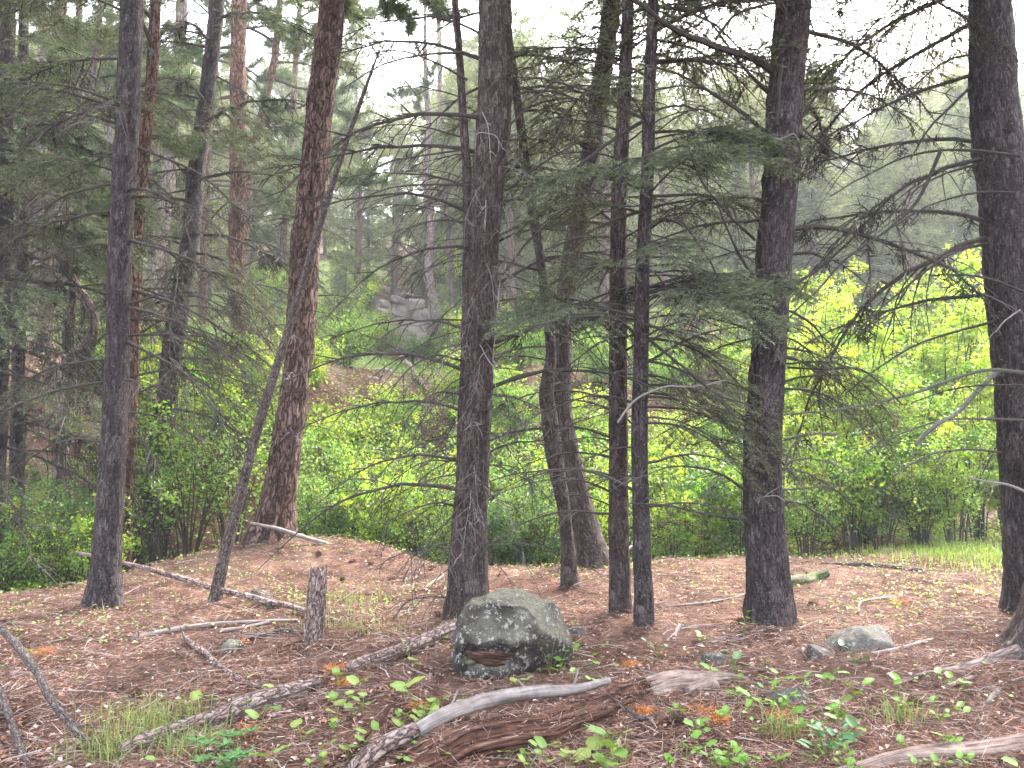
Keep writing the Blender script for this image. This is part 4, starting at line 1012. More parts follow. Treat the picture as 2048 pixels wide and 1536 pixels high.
# rotten bark lying in the hollow of the boulder
slab = thing('bark_slab', 'reddish rotten bark tucked into the hollow of the boulder', 'bark', at(985, 1318, rY - .2))
for (px, py, ax, az_, dy, tl_) in [(968, 1314, .10, .042, .0, 5), (1004, 1311, .085, .036, .012, -4), (984, 1326, .075, .026, -.012, 9), (945, 1306, .05, .022, .01, 12)]:
    S, T = I4
    bv = S * np.array([ax, .028, az_]); bv = bv + norm(bv) * (.014 * vn(bv[:, 0] * 22 + px, bv[:, 1] * 22, bv[:, 2] * 60) + .007 * vn(bv[:, 0] * 50, bv[:, 1] * 50, bv[:, 2] * 120))[:, None]
    o = mk('bark_piece', bv, T, M['rot'], slab, None, np.stack([bv[:, 2] * 2, bv[:, 0]], -1), True)
    o.location = at(px, py, rY - .235 + dy) - at(985, 1318, rY - .2); o.rotation_euler = (.1, R(tl_), R(4))
S, T = I3
mv = S * np.array([.035, .02, .016]) + S * .006 * vn(S[:, 0] * 5, S[:, 1] * 5, S[:, 2] * 5)[:, None]
o = mk('moss_cushion', mv, T, M['moss'], None, None, None, True); o.location = at(940, 1325, rY - .27); tag(o, 'small green moss cushion on the boulder ledge', 'moss')
traced_rock('flat_rock', 'low pointed grey rock right of the thick mossy-edged fir', [(1622, 1292), (1640, 1278), (1665, 1260), (1700, 1245), (1740, 1238), (1795, 1236), (1806, 1262), (1820, 1288), (1780, 1298), (1700, 1305), (1640, 1306)], .2, M['rock'], I4, rough=.016, rotseed=4)
traced_rock('small_rock', 'small pale rock beside the low pointed rock', [(1613, 1305), (1620, 1298), (1640, 1295), (1658, 1300), (1662, 1312), (1640, 1318), (1618, 1318)], .07, M['rock'], I4, rough=.008, rotseed=6)
traced_rock('small_rock', 'small pale stone behind the broad-leaved seedling', [(1403, 1324), (1412, 1315), (1430, 1309), (1448, 1312), (1457, 1323), (1430, 1330)], .07, M['rock'], I4, rough=.008, rotseed=8)
traced_rock('small_rock', 'flat lichened stone half buried below the grey splintered wood', [(1536, 1411), (1550, 1400), (1575, 1392), (1600, 1394), (1618, 1405), (1590, 1414), (1560, 1416)], .09, M['rock'], I4, rough=.01, rotseed=9)
traced_rock('small_rock', 'greenish stone buried beside the short broken stump', [(428, 1301), (445, 1294), (465, 1293), (484, 1299), (470, 1306), (440, 1307)], .08, M['boulder'], I4, rough=.008, rotseed=11)
traced_rock('small_rock', 'small dull rock in the needle carpet behind the boulder', [(1135, 1266), (1145, 1259), (1160, 1257), (1174, 1262), (1165, 1269), (1145, 1271)], .07, M['rock'], I4, rough=.008, rotseed=12)
# the outcrop: stacked blocks, each its own stone
Yc = 31.0
oc = at(805, 690, Yc); oc[2] = float(H(oc[0], Yc))
crag = thing('rock_outcrop', 'pale stacked rock outcrop on the hillside beside the gnarled dead pine', 'rock', oc)
rr_ = np.random.default_rng(9)
for (px, py, wx, hz, dy) in [(773, 612, 20, 15, 0), (770, 628, 26, 17, -.1), (768, 643, 22, 13, .05), (765, 655, 24, 16, -.1), (800, 605, 36, 12, .1), (828, 612, 34, 22, .1), (805, 625, 40, 26, .2), (835, 632, 36, 26, .2), (800, 648, 44, 28, .1), (838, 655, 38, 26, .1), (818, 672, 46, 30, -.2), (846, 682, 34, 24, -.4), (824, 690, 36, 26, -.5), (785, 668, 36, 26, -.1), (858, 640, 24, 34, .5), (806, 594, 26, 8, .3), (780, 700, 44, 40, -.1), (815, 712, 50, 44, -.2), (850, 706, 44, 44, -.2), (765, 680, 26, 30, .1)]:
    S, T = I3
    sc_ = np.array([wx * pxm(Yc) * .62, .55, hz * pxm(Yc) * .62])
    E = np.sign(S) * np.abs(S) ** .55
    V = E * sc_ + .1 * np.stack([vn(S[:, 0] * 2 + px, S[:, 1] * 2, S[:, 2] * 2 + q) for q in (0, 4, 9)], -1) * sc_ * 2
    o = mk('stone', V, T, M['crag'], crag, None, None, False)
    o.location = at(px, py, Yc + dy) - oc; o.rotation_euler = (rr_.normal(0, .1), rr_.normal(0, .12), rr_.normal(0, .3))
for (px, py, wx, hz, lab) in [(762, 742, 40, 10, 'flat slab of rock above the shrubs on the slope'), (745, 758, 22, 9, 'small tilted rock below the flat slab on the slope'), (1812, 478, 60, 40, 'pinkish rock face showing through trees behind the bright bushes')]:
    gp = ground(px, py) if py > 600 else at(px, py, 44.0)
    S, T = I3; E = np.sign(S) * np.abs(S) ** .6; q_ = pxm(gp[1]) * .55
    V = E * np.array([wx * q_, wx * q_ * .6, hz * q_]); V = V + .18 * norm(V) * (hz * q_) * vn(S[:, 0] * 2 + px, S[:, 1] * 2, S[:, 2] * 2)[:, None]
    o = mk('slope_rock', V, T, M['crag']); o.location = gp; tag(o, lab, 'rock')

# ------------------------------------------------------------------ logs, sticks and stumps
def stick(name, label, pts, mat, cat='stick', n=10, lift=.6, relief=.12, twigs=0, group=None, freq=(30, 5), flat=1.0, seg=.02, ends=None, fib=0.0):
    """lies on the ground along the traced pixels: (x, y, width[, height above ground])"""
    P = []; r = []
    for q in pts:
        hgt = q[3] if len(q) > 3 else 0.0
        if len(q) > 4:
            g0 = at(q[0], q[1], q[4]); P.append(g0); r.append(q[2] * .5 * pxm(q[4])); continue
        g0 = ground(q[0], q[1], hgt); rad = q[2] * .5 * pxm(g0[1])
        g0 = g0.copy(); g0[2] = float(H(g0[0], g0[1])) + hgt + rad * lift
        P.append(g0); r.append(rad)
    A = np.concatenate([np.array(P), np.array(r)[:, None]], 1)
    L = np.linalg.norm(np.diff(A[:, :3], axis=0), axis=1).sum()
    S = catmull(A, max(6, int(L / seg)))
    C, rr = S[:, :3], np.maximum(S[:, 3], .002)
    sd_ = pts[0][0] * .37
    sdist = np.linspace(0, L, len(C))
    C = C + np.stack([vn(sdist * 3, sd_, 1.), vn(sdist * 3, sd_, 5.), .5 * vn(sdist * 4, sd_, 9.)], -1) * np.minimum(rr * .6, .012)[:, None]
    th = np.linspace(0, 2 * PI, n, endpoint=False)
    Rg = rr[:, None] * (1 + relief * (vn(np.cos(th)[None] * 2.2, np.sin(th)[None] * 2.2, sdist[:, None] * freq[1] + sd_) + .7 * vn(np.cos(th)[None] * 5, np.sin(th)[None] * 5, sdist[:, None] * freq[1] * .5)))
    if fib:
        Rg = Rg * (1 + fib * vn(th[None] * 7, sd_, sdist[:, None] * 1.6) + .5 * fib * vn(th[None] * 16, sd_, sdist[:, None] * 3.))
    if ends:
        e = np.minimum(sdist, L - sdist)[:, None]
        jag = ends * (.5 + .5 * vn(np.cos(th)[None] * 3 + sd_, np.sin(th)[None] * 3, 0.))
        Rg = Rg * np.clip(.25 + e / (jag + .01), .25, 1)
    base = C[len(C) // 2].copy()
    V, T, Q, U = tube_geo(C - base, Rg, n, True)
    if flat != 1.0: V[:, 2] *= flat
    rng_ = np.random.default_rng(int(pts[0][0] + pts[0][1]))
    if twigs:
        root = thing(name, label, cat, base, group)
        mk('stem', V, [T, Q], mat, root, None, U, True)
        for k in range(twigs):
            j = rng_.integers(1, len(C) - 1); d = norm(rng_.normal(size=3) + [0, 0, .6]); l = rng_.uniform(.04, .14)
            p0 = C[j] - base
            Vt, Tt_, Qt, Ut = tube_geo(np.stack([p0, p0 + d * l * .5, p0 + d * l]), np.array([.5, .35, .2]) * min(rr[j], .02) , 5)
            mk('twig', Vt, [Tt_, Qt], mat, root, None, Ut, True)
        return root
    o = mk(name, V, [T, Q], mat, None, None, U, True); o.location = base
    return tag(o, label, cat, group)
stick('fallen_log', 'long lichened fallen log running from the near grass tuft to the boulder', [(238, 1522, 34), (330, 1492, 40), (430, 1457, 42), (515, 1420, 40), (590, 1393, 32), (640, 1372, 28)], M['log'], 'log', 22, .7, .14, 7, ends=.06)
stick('fallen_log', 'lichened log piece between the orange needle clumps and the boulder', [(700, 1347, 26), (745, 1333, 30), (790, 1319, 31), (850, 1294, 30), (915, 1262, 32)], M['log'], 'log', 22, .7, .14, 4, ends=.05)
stick('fallen_pole', 'long thin grey pole lying past the short broken stump', [(128, 1113, 6, .05), (238, 1126, 8, .22), (330, 1150, 10, .17), (430, 1180, 11, .12), (520, 1203, 12, .07), (600, 1222, 10, .03), (690, 1250, 8)], M['log'], 'pole', 10, .6, .08, 10)
stick('log_stub', 'short dark log stub propped against the long thin pole', [(505, 1188, 16, .1), (525, 1202, 20, .05), (545, 1222, 22)], M['pole'], 'log', 14, .6, .15, 2, ends=.02)
stick('dry_stick', 'long bare dry stick lying level below the leaning pole tree', [(265, 1280, 9), (330, 1268, 10), (390, 1258, 9), (480, 1250, 7), (595, 1243, 5)], M['greywood'], twigs=5, lift=1)
stick('dry_stick', 'pale broken stick just right of the long level stick', [(440, 1267, 7), (490, 1258, 7), (540, 1246, 6)], M['greywood'], lift=1)
stick('dry_stick', 'dark mossy stick reaching to the foot of the broken stump', [(430, 1290, 6), (510, 1278, 8), (560, 1268, 9), (605, 1270, 8)], M['pole'], lift=1, twigs=2)
stick('dry_stick', 'brown stick slanting down to the long lichened log', [(366, 1282, 11), (400, 1305, 11), (440, 1340, 11), (480, 1365, 10), (545, 1390, 8)], M['log'], lift=1.2, twigs=3)
stick('dry_stick', 'slim pale stalk crossing the bare needle floor', [(485, 1285, 3), (420, 1340, 4), (350, 1385, 4), (268, 1430, 5)], M['greywood'], lift=1.5, n=6)
stick('lichen_pole', 'lichened pole lying steeply down to the grass tuft', [(-60, 1210, 12, .12), (0, 1262, 13, .12), (70, 1345, 15, .1), (130, 1440, 15, .08), (175, 1490, 14, .05), (222, 1518, 12)], M['pole'], 'pole', 14, .8, .12, 5)
stick('lichen_pole', 'second lichened pole on the bare needles, ending off the near log', [(-40, 1330, 11, .05), (0, 1390, 13, .04), (22, 1445, 14, .03), (58, 1545, 13)], M['pole'], 'pole', 14, .8, .12, 3)
stick('propped_branch', 'forked pale branch propped against the foot of the reddish pine', [(503, 1046, 6, 0, 9.7), (560, 1058, 8, 0, 9.7), (620, 1078, 9, 0, 9.8), (690, 1098, 8, 0, 9.9)], M['greywood'], 'branch', 8, 1, .1, 3)
stick('dry_stick', 'curved bare branch arching out beside the dark straight fir', [(68, 1172, 4), (100, 1135, 4, .1), (135, 1112, 5, .2), (190, 1115, 5, .2)], M['greywood'], lift=1, n=6)
stick('dry_stick', 'forked dry twig at the bench edge left of the leaning pole', [(312, 1130, 4), (340, 1105, 5, .06), (358, 1080, 4, .14), (360, 1065, 3, .2)], M['greywood'], lift=1, n=6, twigs=2)
# weathered branch and rotten log in front
stick('rotten_log', 'reddish rotten log sunk in the needles under the grey bent branch', [(790, 1570, 50), (850, 1538, 66), (920, 1514, 76), (1000, 1494, 80), (1100, 1468, 80), (1200, 1436, 74), (1270, 1404, 58), (1318, 1380, 34)], M['rot'], 'log', 72, .22, .36, 0, freq=(30, 2.2), ends=.05, seg=.012, fib=.16)
stick('bent_branch', 'smooth grey bent branch lying over the rotten log', [(838, 1466, 26, .10), (880, 1445, 30, .12), (940, 1422, 29, .13), (1010, 1404, 27, .14), (1080, 1394, 24, .14), (1150, 1383, 19, .13), (1215, 1366, 13, .12)], M['greywood'], 'branch', 16, .6, .06, 5)
stick('branch_end', 'dark mouldering end of the grey bent branch', [(705, 1556, 34, .02), (745, 1515, 34, .04), (790, 1488, 32, .07), (836, 1468, 27, .09)], M['log'], 'branch', 18, .6, .2, 0, ends=.03)
stick('splintered_wood', 'weathered splintered wood with a broken knot beside the rotten log', [(1290, 1392, 36), (1335, 1380, 44), (1390, 1370, 42), (1425, 1366, 34), (1470, 1360, 18), (1500, 1362, 8)], M['splinter'], 'wood', 44, .2, .35, 0, freq=(30, 2.5), ends=.05, fib=.2, seg=.012)
stick('wood_knot', 'knobby grey knot at the end of the splintered wood', [(1375, 1385, 12, .02), (1405, 1376, 18, .03), (1428, 1372, 20, .04), (1432, 1384, 18, .01)], M['splinter'], 'wood', 16, .6, .2)
stick('splintered_wood', 'thin pale splinter lying behind the splintered wood', [(1395, 1352, 8), (1440, 1352, 10), (1495, 1362, 8)], M['splinter'], 'wood', 12, .6, .25)
stick('dry_stick', 'slim stick slanting over the rotten log', [(1195, 1378, 5, .12), (1235, 1410, 6, .1), (1270, 1435, 8, .05), (1310, 1445, 8)], M['pole'], lift=1, n=7)
stick('fallen_log', 'dark split log at the lower right corner', [(1640, 1560, 26), (1750, 1534, 34), (1850, 1522, 38), (1960, 1512, 40), (2080, 1495, 40)], M['splinter'], 'log', 40, .1, .25, 0, ends=.05, fib=.2)
stick('tree_root', 'long grey root running down from the tree at the frame edge', [(2060, 1300, 36, .03), (2010, 1318, 26, .02), (1960, 1332, 20), (1900, 1345, 16), (1840, 1356, 13), (1790, 1368, 8)], M['greypine'], 'root', 14, .3, .15)
stick('dry_stick', 'short pale stick behind the long grey root', [(1740, 1312, 7), (1800, 1300, 8), (1866, 1284, 7)], M['greywood'], lift=1)
stick('dry_stick', 'short grey stick below the long grey root', [(1885, 1380, 7), (1920, 1368, 8), (1948, 1358, 6)], M['greywood'], lift=1)
stick('dry_stick', 'pale splinter of wood near the mossy stone at the frame edge', [(1975, 1415, 10), (1985, 1400, 10), (1998, 1382, 6)], M['greywood'], lift=1)
stick('fallen_log', 'thin mossy log lying at the edge of the grass under the bushes', [(1640, 1128, 6), (1690, 1131, 9), (1740, 1134, 10), (1800, 1138, 9), (1850, 1143, 7)], M['pole'], 'log', 10, .7, .15)
stick('fallen_log', 'narrow log at the bench edge left of the thick mossy-edged fir', [(1405, 1106, 5), (1450, 1108, 7), (1500, 1112, 6)], M['pole'], 'log', 10, .7, .15)
stick('mossy_log', 'short mossy log just behind the thick mossy-edged fir', [(1570, 1172, 20), (1600, 1166, 22), (1630, 1160, 20), (1655, 1148, 12, .05)], M['moss'], 'log', 22, .3, .35, 2)
stick('dry_stick', 'bleached stick leaning at the foot of the slim green fir', [(1335, 1282, 4), (1350, 1270, 6), (1362, 1255, 7), (1366, 1254, 5)], M['greywood'], lift=1, n=6)
stick('dry_stick', 'bleached curved twig standing against the medium grey fir', [(1240, 1130, 5, .05), (1248, 1112, 6, .14), (1262, 1095, 5, .22)], M['greywood'], lift=1, n=6)
stick('dry_stick', 'forked bleached twig behind the low pointed rock', [(1715, 1228, 4), (1730, 1204, 5, .02), (1760, 1200, 5, .02), (1790, 1196, 5)], M['greywood'], lift=1, n=6, twigs=2)
stick('dry_stick', 'pale forked stick on the needle slope left of the thick twiggy fir', [(848, 1182, 5), (870, 1166, 6), (882, 1158, 5), (884, 1146, 3)], M['greywood'], lift=1, n=6)
stick('dry_stick', 'straight brown stick leading to the foot of the thick mossy-edged fir', [(1420, 1290, 5), (1470, 1276, 6), (1530, 1262, 6)], M['log'], lift=1, n=6, twigs=2)
stick('dry_stick', 'thin twig laid across the slope in front of the slim firs', [(1300, 1216, 4), (1360, 1214, 5), (1430, 1206, 5), (1490, 1190, 4)], M['greywood'], lift=1, n=6)
stick('dry_stick', 'reddish dead stalk in the heart-leaved plants', [(690, 1530, 5), (715, 1500, 5, .02), (760, 1448, 4, .03), (790, 1408, 3, .05)], M['rot'], lift=1, n=6)
for j, pts in enumerate([[(300, 716, 4), (350, 714, 5), (395, 722, 4)], [(262, 752, 4), (300, 746, 5), (322, 752, 4)], [(80, 742, 4), (110, 740, 5), (150, 746, 4)], [(70, 800, 4), (95, 802, 5), (118, 800, 4)]]):
    stick('bleached_limb', ['long bleached limb lying along the top of the brown bank', 'bleached limb halfway down the brown bank', 'pale limb at the foot of the dull brown pine', 'short pale limb in the shaded brown hollow'][j], pts, M['greywood'], 'branch', 8, 1, .1)
stick('fallen_log', 'short fallen log pointing down the slope above the bright shrubs', [(793, 704, 7, .35), (812, 728, 9, .2), (830, 752, 9, .1), (853, 786, 8)], M['greypine'], 'log', 12, .8, .15)
# broken stump
st = trunk_tree('ST', 'broken_stump', 'short broken-topped stump standing alone on the needle floor', [(627, 1284, 40), (630, 1230, 38), (634, 1180, 36), (637, 1142, 33)], M['log'], ext=0, amp=.007, sides=40, flare=.05, cat='stump')
Vs = st.trunk.data
co = np.empty(len(Vs.vertices) * 3, np.float32); Vs.vertices.foreach_get('co', co); co = co.reshape(-1, 3)
ztop = co[:, 2].max(); hi = co[:, 2] > ztop - .05
co[hi, 2] += .05 * vn(co[hi, 0] * 40, co[hi, 1] * 40, 3.) + .35 * co[hi, 0]
Vs.vertices.foreach_set('co', co.ravel()); Vs.update()
S, T = I3
o = mk('broken_top', S * np.array([.034, .034, .03]) * (1 + .3 * vn(S[:, 0] * 4, S[:, 1] * 4, S[:, 2] * 4))[:, None], T, M['splinter'], st.root, None, None, True)
o.location = Vector(at(636, 1146, st.D - .01) - st.base)

# ------------------------------------------------------------------ heart-leaved plants (traced leaf by leaf)
def heart(w=1.0):
    t = np.linspace(0, 2 * PI, 19)[:-1]
    x = .5 * np.sin(t) * (1 + .1 * np.cos(2 * t)); y = .46 - .5 * np.cos(t) + .16 * np.abs(np.sin(t)) * -1 * (np.cos(t) > .2) 
    y = np.where(np.abs(t - PI) < .3, y * 1.08, y)
    return x * w, y
def leaf_mesh(name, w=1.0, serr=0.0, cup=.12, col=(.2, .33, .06)):
    x, y = heart(w); n = len(x)
    if serr: x = x * (1 + serr * (np.arange(n) % 2)); 
    ring2 = np.stack([x * .5, y * .5 + .22, np.abs(x) * .5 * cup], -1)
    ring = np.stack([x, y, np.abs(x) * cup * 1.6 - .12 * (y - .4) ** 2 + .025 * np.sin(np.arange(n) * 2.1)], -1)
    c = np.array([[0, .42, 0]])
    V = np.concatenate([c, ring2, ring]); j = np.arange(n); j2 = (j + 1) % n
    T = np.stack([np.zeros(n, int), 1 + j, 1 + j2], -1); Q = np.stack([1 + j, 1 + n + j, 1 + n + j2, 1 + j2], -1)
    C = np.broadcast_to(np.array(col), (len(V), 3)).copy(); C[0] *= 1.25; C[1 + n:] *= .92
    return mesh(name, V, [T, Q], M['herb'], C, None, True)
LFA = [leaf_mesh('leaf', 1.0, 0, .12, (.2, .3, .075)), leaf_mesh('leaf', .9, .05, .2, (.16, .26, .065)), leaf_mesh('leaf', 1.08, .03, .05, (.25, .32, .085))]
LFB = [leaf_mesh('leaf', .62, .08, .15, (.07, .16, .07)), leaf_mesh('leaf', .66, .1, .2, (.09, .18, .07))]
LFC = [leaf_mesh('leaf', .85, .06, .15, (.13, .26, .04)), leaf_mesh('leaf', .8, .03, .15, (.15, .28, .05))]
pr = np.random.default_rng(21)
def plant(leafs, lib, label, group, name='heart_leaf_plant', size=(.06, .1), hgt=(.04, .11), base=None, cat='plant'):
    pts = []
    for q in leafs:
        hh = pr.uniform(*hgt)
        g0 = ground(q[0], q[1], hh); pts.append((g0, hh, q[2] if len(q) > 2 else None))
    m = np.mean([p[0] for p in pts], 0) if base is None else ground(*base)
    bz = np.array([m[0], m[1] + .02, float(H(m[0], m[1] + .02))])
    root = thing(name, label, cat, bz, group)
    b = Buf()
    for p, hh, wpx in pts:
        s = wpx * 1.0 * pxm(p[1]) if wpx else pr.uniform(*size)
        a = math.atan2(p[1] - bz[1], p[0] - bz[0]) + pr.normal(0, .5) if len(pts) > 1 else pr.uniform(0, 6.3)
        o = ob('leaf', lib[pr.integers(len(lib))], root, p - bz - np.array([math.cos(a), math.sin(a), 0]) * s * .4, (R(pr.uniform(5, 32)) * 1.0, R(pr.normal(0, 14)), a - PI / 2), s)
        e = p - bz - np.array([math.cos(a), math.sin(a), 0]) * s * .4
        tube(b, np.stack([[0, 0, -.01], e * [.4, .4, .6], e]), [.0022, .0018, .0014], 4, (.16, .2, .06))
    ob('stalks', b.mesh('stalks', M['herb']), root)
    return root
HEART = [
 [(499,1353,18)], [(537,1375,22),(557,1380,22)], [(393,1395,22),(407,1394,20),(427,1400,18),(371,1414,20)], [(496,1409,24)], [(542,1421,38),(502,1435,28)], [(680,1406,24),(665,1430,32)],
 [(593,1447,24),(593,1464,26),(622,1465,20)], [(566,1500,36),(519,1517,38),(547,1527,30)], [(656,1496,36),(632,1522,42)], [(796,1373,28),(806,1385,30),(830,1370,38)], [(705,1365,24),(732,1363,24)],
 [(724,1390,18),(712,1404,20),(732,1409,22)], [(828,1401,14),(862,1402,22),(886,1401,26)], [(924,1406,26),(941,1416,18)], [(811,1433,20),(794,1448,26),(830,1442,26),(862,1430,26),(869,1418,18),(879,1436,14)],
 [(719,1465,26),(719,1483,26),(746,1455,22),(744,1486,20),(708,1496,20)], [(907,1493,24),(891,1510,26)], [(996,1486,30),(1009,1507,28),(1047,1498,16)], [(1078,1491,28),(1102,1524,26),(1065,1490,18),(1109,1493,24)],
 [(1136,1505,32),(1164,1510,34),(1102,1457,16)], [(1198,1476,44),(1226,1471,28),(1253,1469,26)], [(1191,1489,34),(1219,1500,46),(1236,1510,40)], [(1202,1528,36),(1232,1532,40)], [(1170,1452,14)],
 [(809,1284,14),(809,1301,18),(825,1319,20),(838,1329,20)], [(1410,1336,20),(1431,1341,18)], [(1533,1324,20),(1525,1320,12)], [(1530,1358,24),(1547,1344,18),(1550,1365,20),(1578,1360,26)], [(1485,1390,30),(1513,1399,26),(1533,1406,22)],
 [(1584,1418,26),(1598,1425,26)], [(1393,1472,24),(1362,1493,20),(1396,1496,22),(1424,1491,22)], [(1444,1524,40),(1478,1524,30),(1458,1512,24)], [(1789,1356,22),(1803,1380,20),(1795,1366,16)],
 [(1738,1366,26),(1693,1373,22),(1717,1390,24)], [(1676,1407,24),(1693,1404,26),(1686,1430,24)], [(1662,1436,24),(1710,1448,30),(1720,1459,24)], [(1874,1472,18),(1898,1479,18),(1919,1483,16)], [(1857,1524,22),(1868,1518,16)], [(1936,1529,26)], [(2021,1527,26)], [(1806,1493,22),(1800,1480,18)],
 [(1686,1346,20),(1676,1342,18)], [(430,1470,16),(300,1520,18)],
]
for _ in range(85):
    cx0, cy0 = pr.uniform(640, 1960), 1350 + 180 * pr.random() ** .8
    if 860 < cx0 < 1320 and 1370 < cy0 < 1500: continue
    HEART.append([(cx0 + pr.normal(0, 14), cy0 + pr.normal(0, 7), pr.uniform(9, 20)) for _ in range(pr.integers(3, 7))])
for q in HEART:
    mx = np.mean([p[0] for p in q]); my = np.mean([p[1] for p in q])
    if mx < 560 : lab, gr = 'heart-leaved plant growing along the long lichened log', 'heart-leaved plants along the lichened log'
    elif mx < 700: lab, gr = 'large pale heart-leaved plant between the lichened log and the reddish stalk', 'heart-leaved plants left of the reddish stalk'
    elif mx < 960 and my < 1450: lab, gr = 'cluster of pale heart leaves in front of the boulder above the bent branch', 'heart-leaved plants above the bent branch'
    elif mx < 1300: lab, gr = 'bright heart-leaved plant at the near side of the rotten log', 'heart-leaved plants before the rotten log'
    elif my < 1430: lab, gr = 'small heart-leaved plant scattered between the splintered wood and the grey root', 'small plants by the splintered wood'
    else: lab, gr = 'low round-leaved seedling on the reddish needles below the flat lichened stone', 'seedlings below the flat lichened stone'
    plant(q, LFA if mx < 1300 else LFC, lab, gr)
plant([(1115,1271,18),(1090,1284,20),(1076,1288,16),(1074,1305,20)], LFC, 'leafy sprig rising in front of the boulder face', None, 'leafy_sprig', hgt=(.12, .3), base=(1100, 1352))
plant([(1153,1295,14),(1132,1305,18),(1115,1319,18),(1125,1322,18),(1108,1339,18),(1120,1332,16)], LFC, 'green leafy sprig at the right corner of the boulder', None, 'leafy_sprig', hgt=(.08, .25), base=(1120, 1352))
plant([(1163,1325,16),(1189,1325,24),(1192,1312,18)], LFC, 'drooping sprig just right of the boulder', None, 'leafy_sprig', hgt=(.06, .15), base=(1180, 1345))
plant([(1400,1271,18),(1413,1278,16),(1395,1266,14),(1408,1286,12)], LFC, 'bright seedling midway between the slim dark fir and the thick fir', None, 'leafy_seedling', hgt=(.05, .15), base=(1408, 1292))
plant([(1297,1284,14),(1318,1291,16),(1318,1308,16),(1331,1291,14),(1340,1310,12),(1288,1280,10)], LFB, 'small green seedling in front of the slim dark fir', None, 'leafy_seedling', hgt=(.04, .12))
plant([(1458,1301,26),(1475,1315,28),(1461,1329,24),(1475,1342,26),(1492,1339,22),(1448,1310,20)], LFB, 'broad-leaved grey-green seedling beside the small pale stone', None, 'leafy_seedling', hgt=(.05, .18), base=(1470, 1350))
plant([(1495,1238,14),(1500,1225,14),(1485,1250,12),(1478,1262,10),(1505,1248,12)], LFC, 'green sprig growing against the foot of the thick mossy-edged fir', None, 'leafy_sprig', hgt=(.1, .3), base=(1490, 1275))
plant([(1683,1288,20),(1710,1308,22),(1731,1322,24),(1710,1325,20),(1695,1300,16),(1722,1302,16)], LFB, 'leafy seedling in front of the low pointed rock', None, 'leafy_seedling', hgt=(.05, .16), base=(1712, 1335))
pp = [(1605 + 26 * pr.random() * 4.4, 1445 + pr.random() * 52, pr.uniform(18, 30)) for _ in range(26)]
plant(pp[:14], LFB, 'dense glossy blue-green low shrub with toothed leaves', None, 'holly_leaf_plant', hgt=(.05, .14))
plant(pp[14:], LFB, 'second glossy blue-green toothed plant beside the dense one', None, 'holly_leaf_plant', hgt=(.03, .1))
def palm(px, py, label):
    g0 = ground(px, py, .08); bz = np.array([g0[0], g0[1], float(H(g0[0], g0[1]))])
    root = thing('palmate_plant', label, 'plant', bz, 'lupine-like plants by the log')
    b = Buf()
    for k in range(4):
        c = np.array([pr.normal(0, .05), pr.normal(0, .05), pr.uniform(.05, .12)])
        tube(b, np.stack([[0, 0, 0], c * .6, c]), [.002, .002, .0015], 4, (.1, .16, .05))
        for j in range(7):
            a = j * 2 * PI / 7 + pr.random()
            ob('leaf', PALM, root, c, (R(pr.uniform(8, 25)), 0, a), pr.uniform(.045, .065))
    ob('stalks', b.mesh('stalks', M['herb']), root)
PALM = leaf_mesh('leaf', .34, 0, .3, (.09, .2, .06))
for px, py in ((425, 1498), (466, 1480), (470, 1508), (440, 1530)):
    palm(px, py, 'bluish palmate-leaved plant at the near side of the lichened log')

# ------------------------------------------------------------------ cones and orange needle clumps
def cone_mesh():
    b = Buf(); k = 9; t = np.linspace(0, 1, k)
    tube(b, np.stack([t - .5, 0 * t, 0 * t], -1), .32 * np.sin(np.clip(t * .9 + .08, 0, 1) * PI) ** .7, 10, (.07, .04, .03))
    for i in range(60):
        u = (i + .5) / 60; a = i * 2.4; r = .36 * math.sin((u * .9 + .08) * PI) ** .7
        d = np.array([.55, math.cos(a), math.sin(a)]); p = np.array([u - .5, math.cos(a) * r * .8, math.sin(a) * r * .8])
        s_ = np.array([0, -math.sin(a), math.cos(a)]) * .1
        b.add(np.stack([p - s_, p + s_, p + d * .16 + s_ * .6, p + d * .16 - s_ * .6]), None, [[0, 1, 2, 3]], np.array([.16, .09, .065]) * pr.uniform(.7, 1.3))
    return b.mesh('pine_cone', M['litter'])
CONE = cone_mesh()
for px, py in [(560, 1108), (557, 1102), (638, 1112), (705, 1125), (685, 1165), (783, 1162), (862, 1140), (875, 1235), (636, 1108), (130, 1178), (612, 1336), (602, 1430), (1325, 1442), (1358, 1448), (1480, 1248), (1270, 1375), (1625, 1212), (1830, 1412), (270, 1395), (740, 1130)]:
    g0 = ground(px, py); o = ob('pine_cone', CONE, None, (g0[0], g0[1], float(H(g0[0], g0[1])) + .02), (pr.uniform(0, 6), pr.normal(0, .3), pr.uniform(0, 6)), pr.uniform(.07, .095))
    tag(o, 'small brown pine cone lying on the needle carpet', 'pine cone', 'pine cones on the needle carpet')
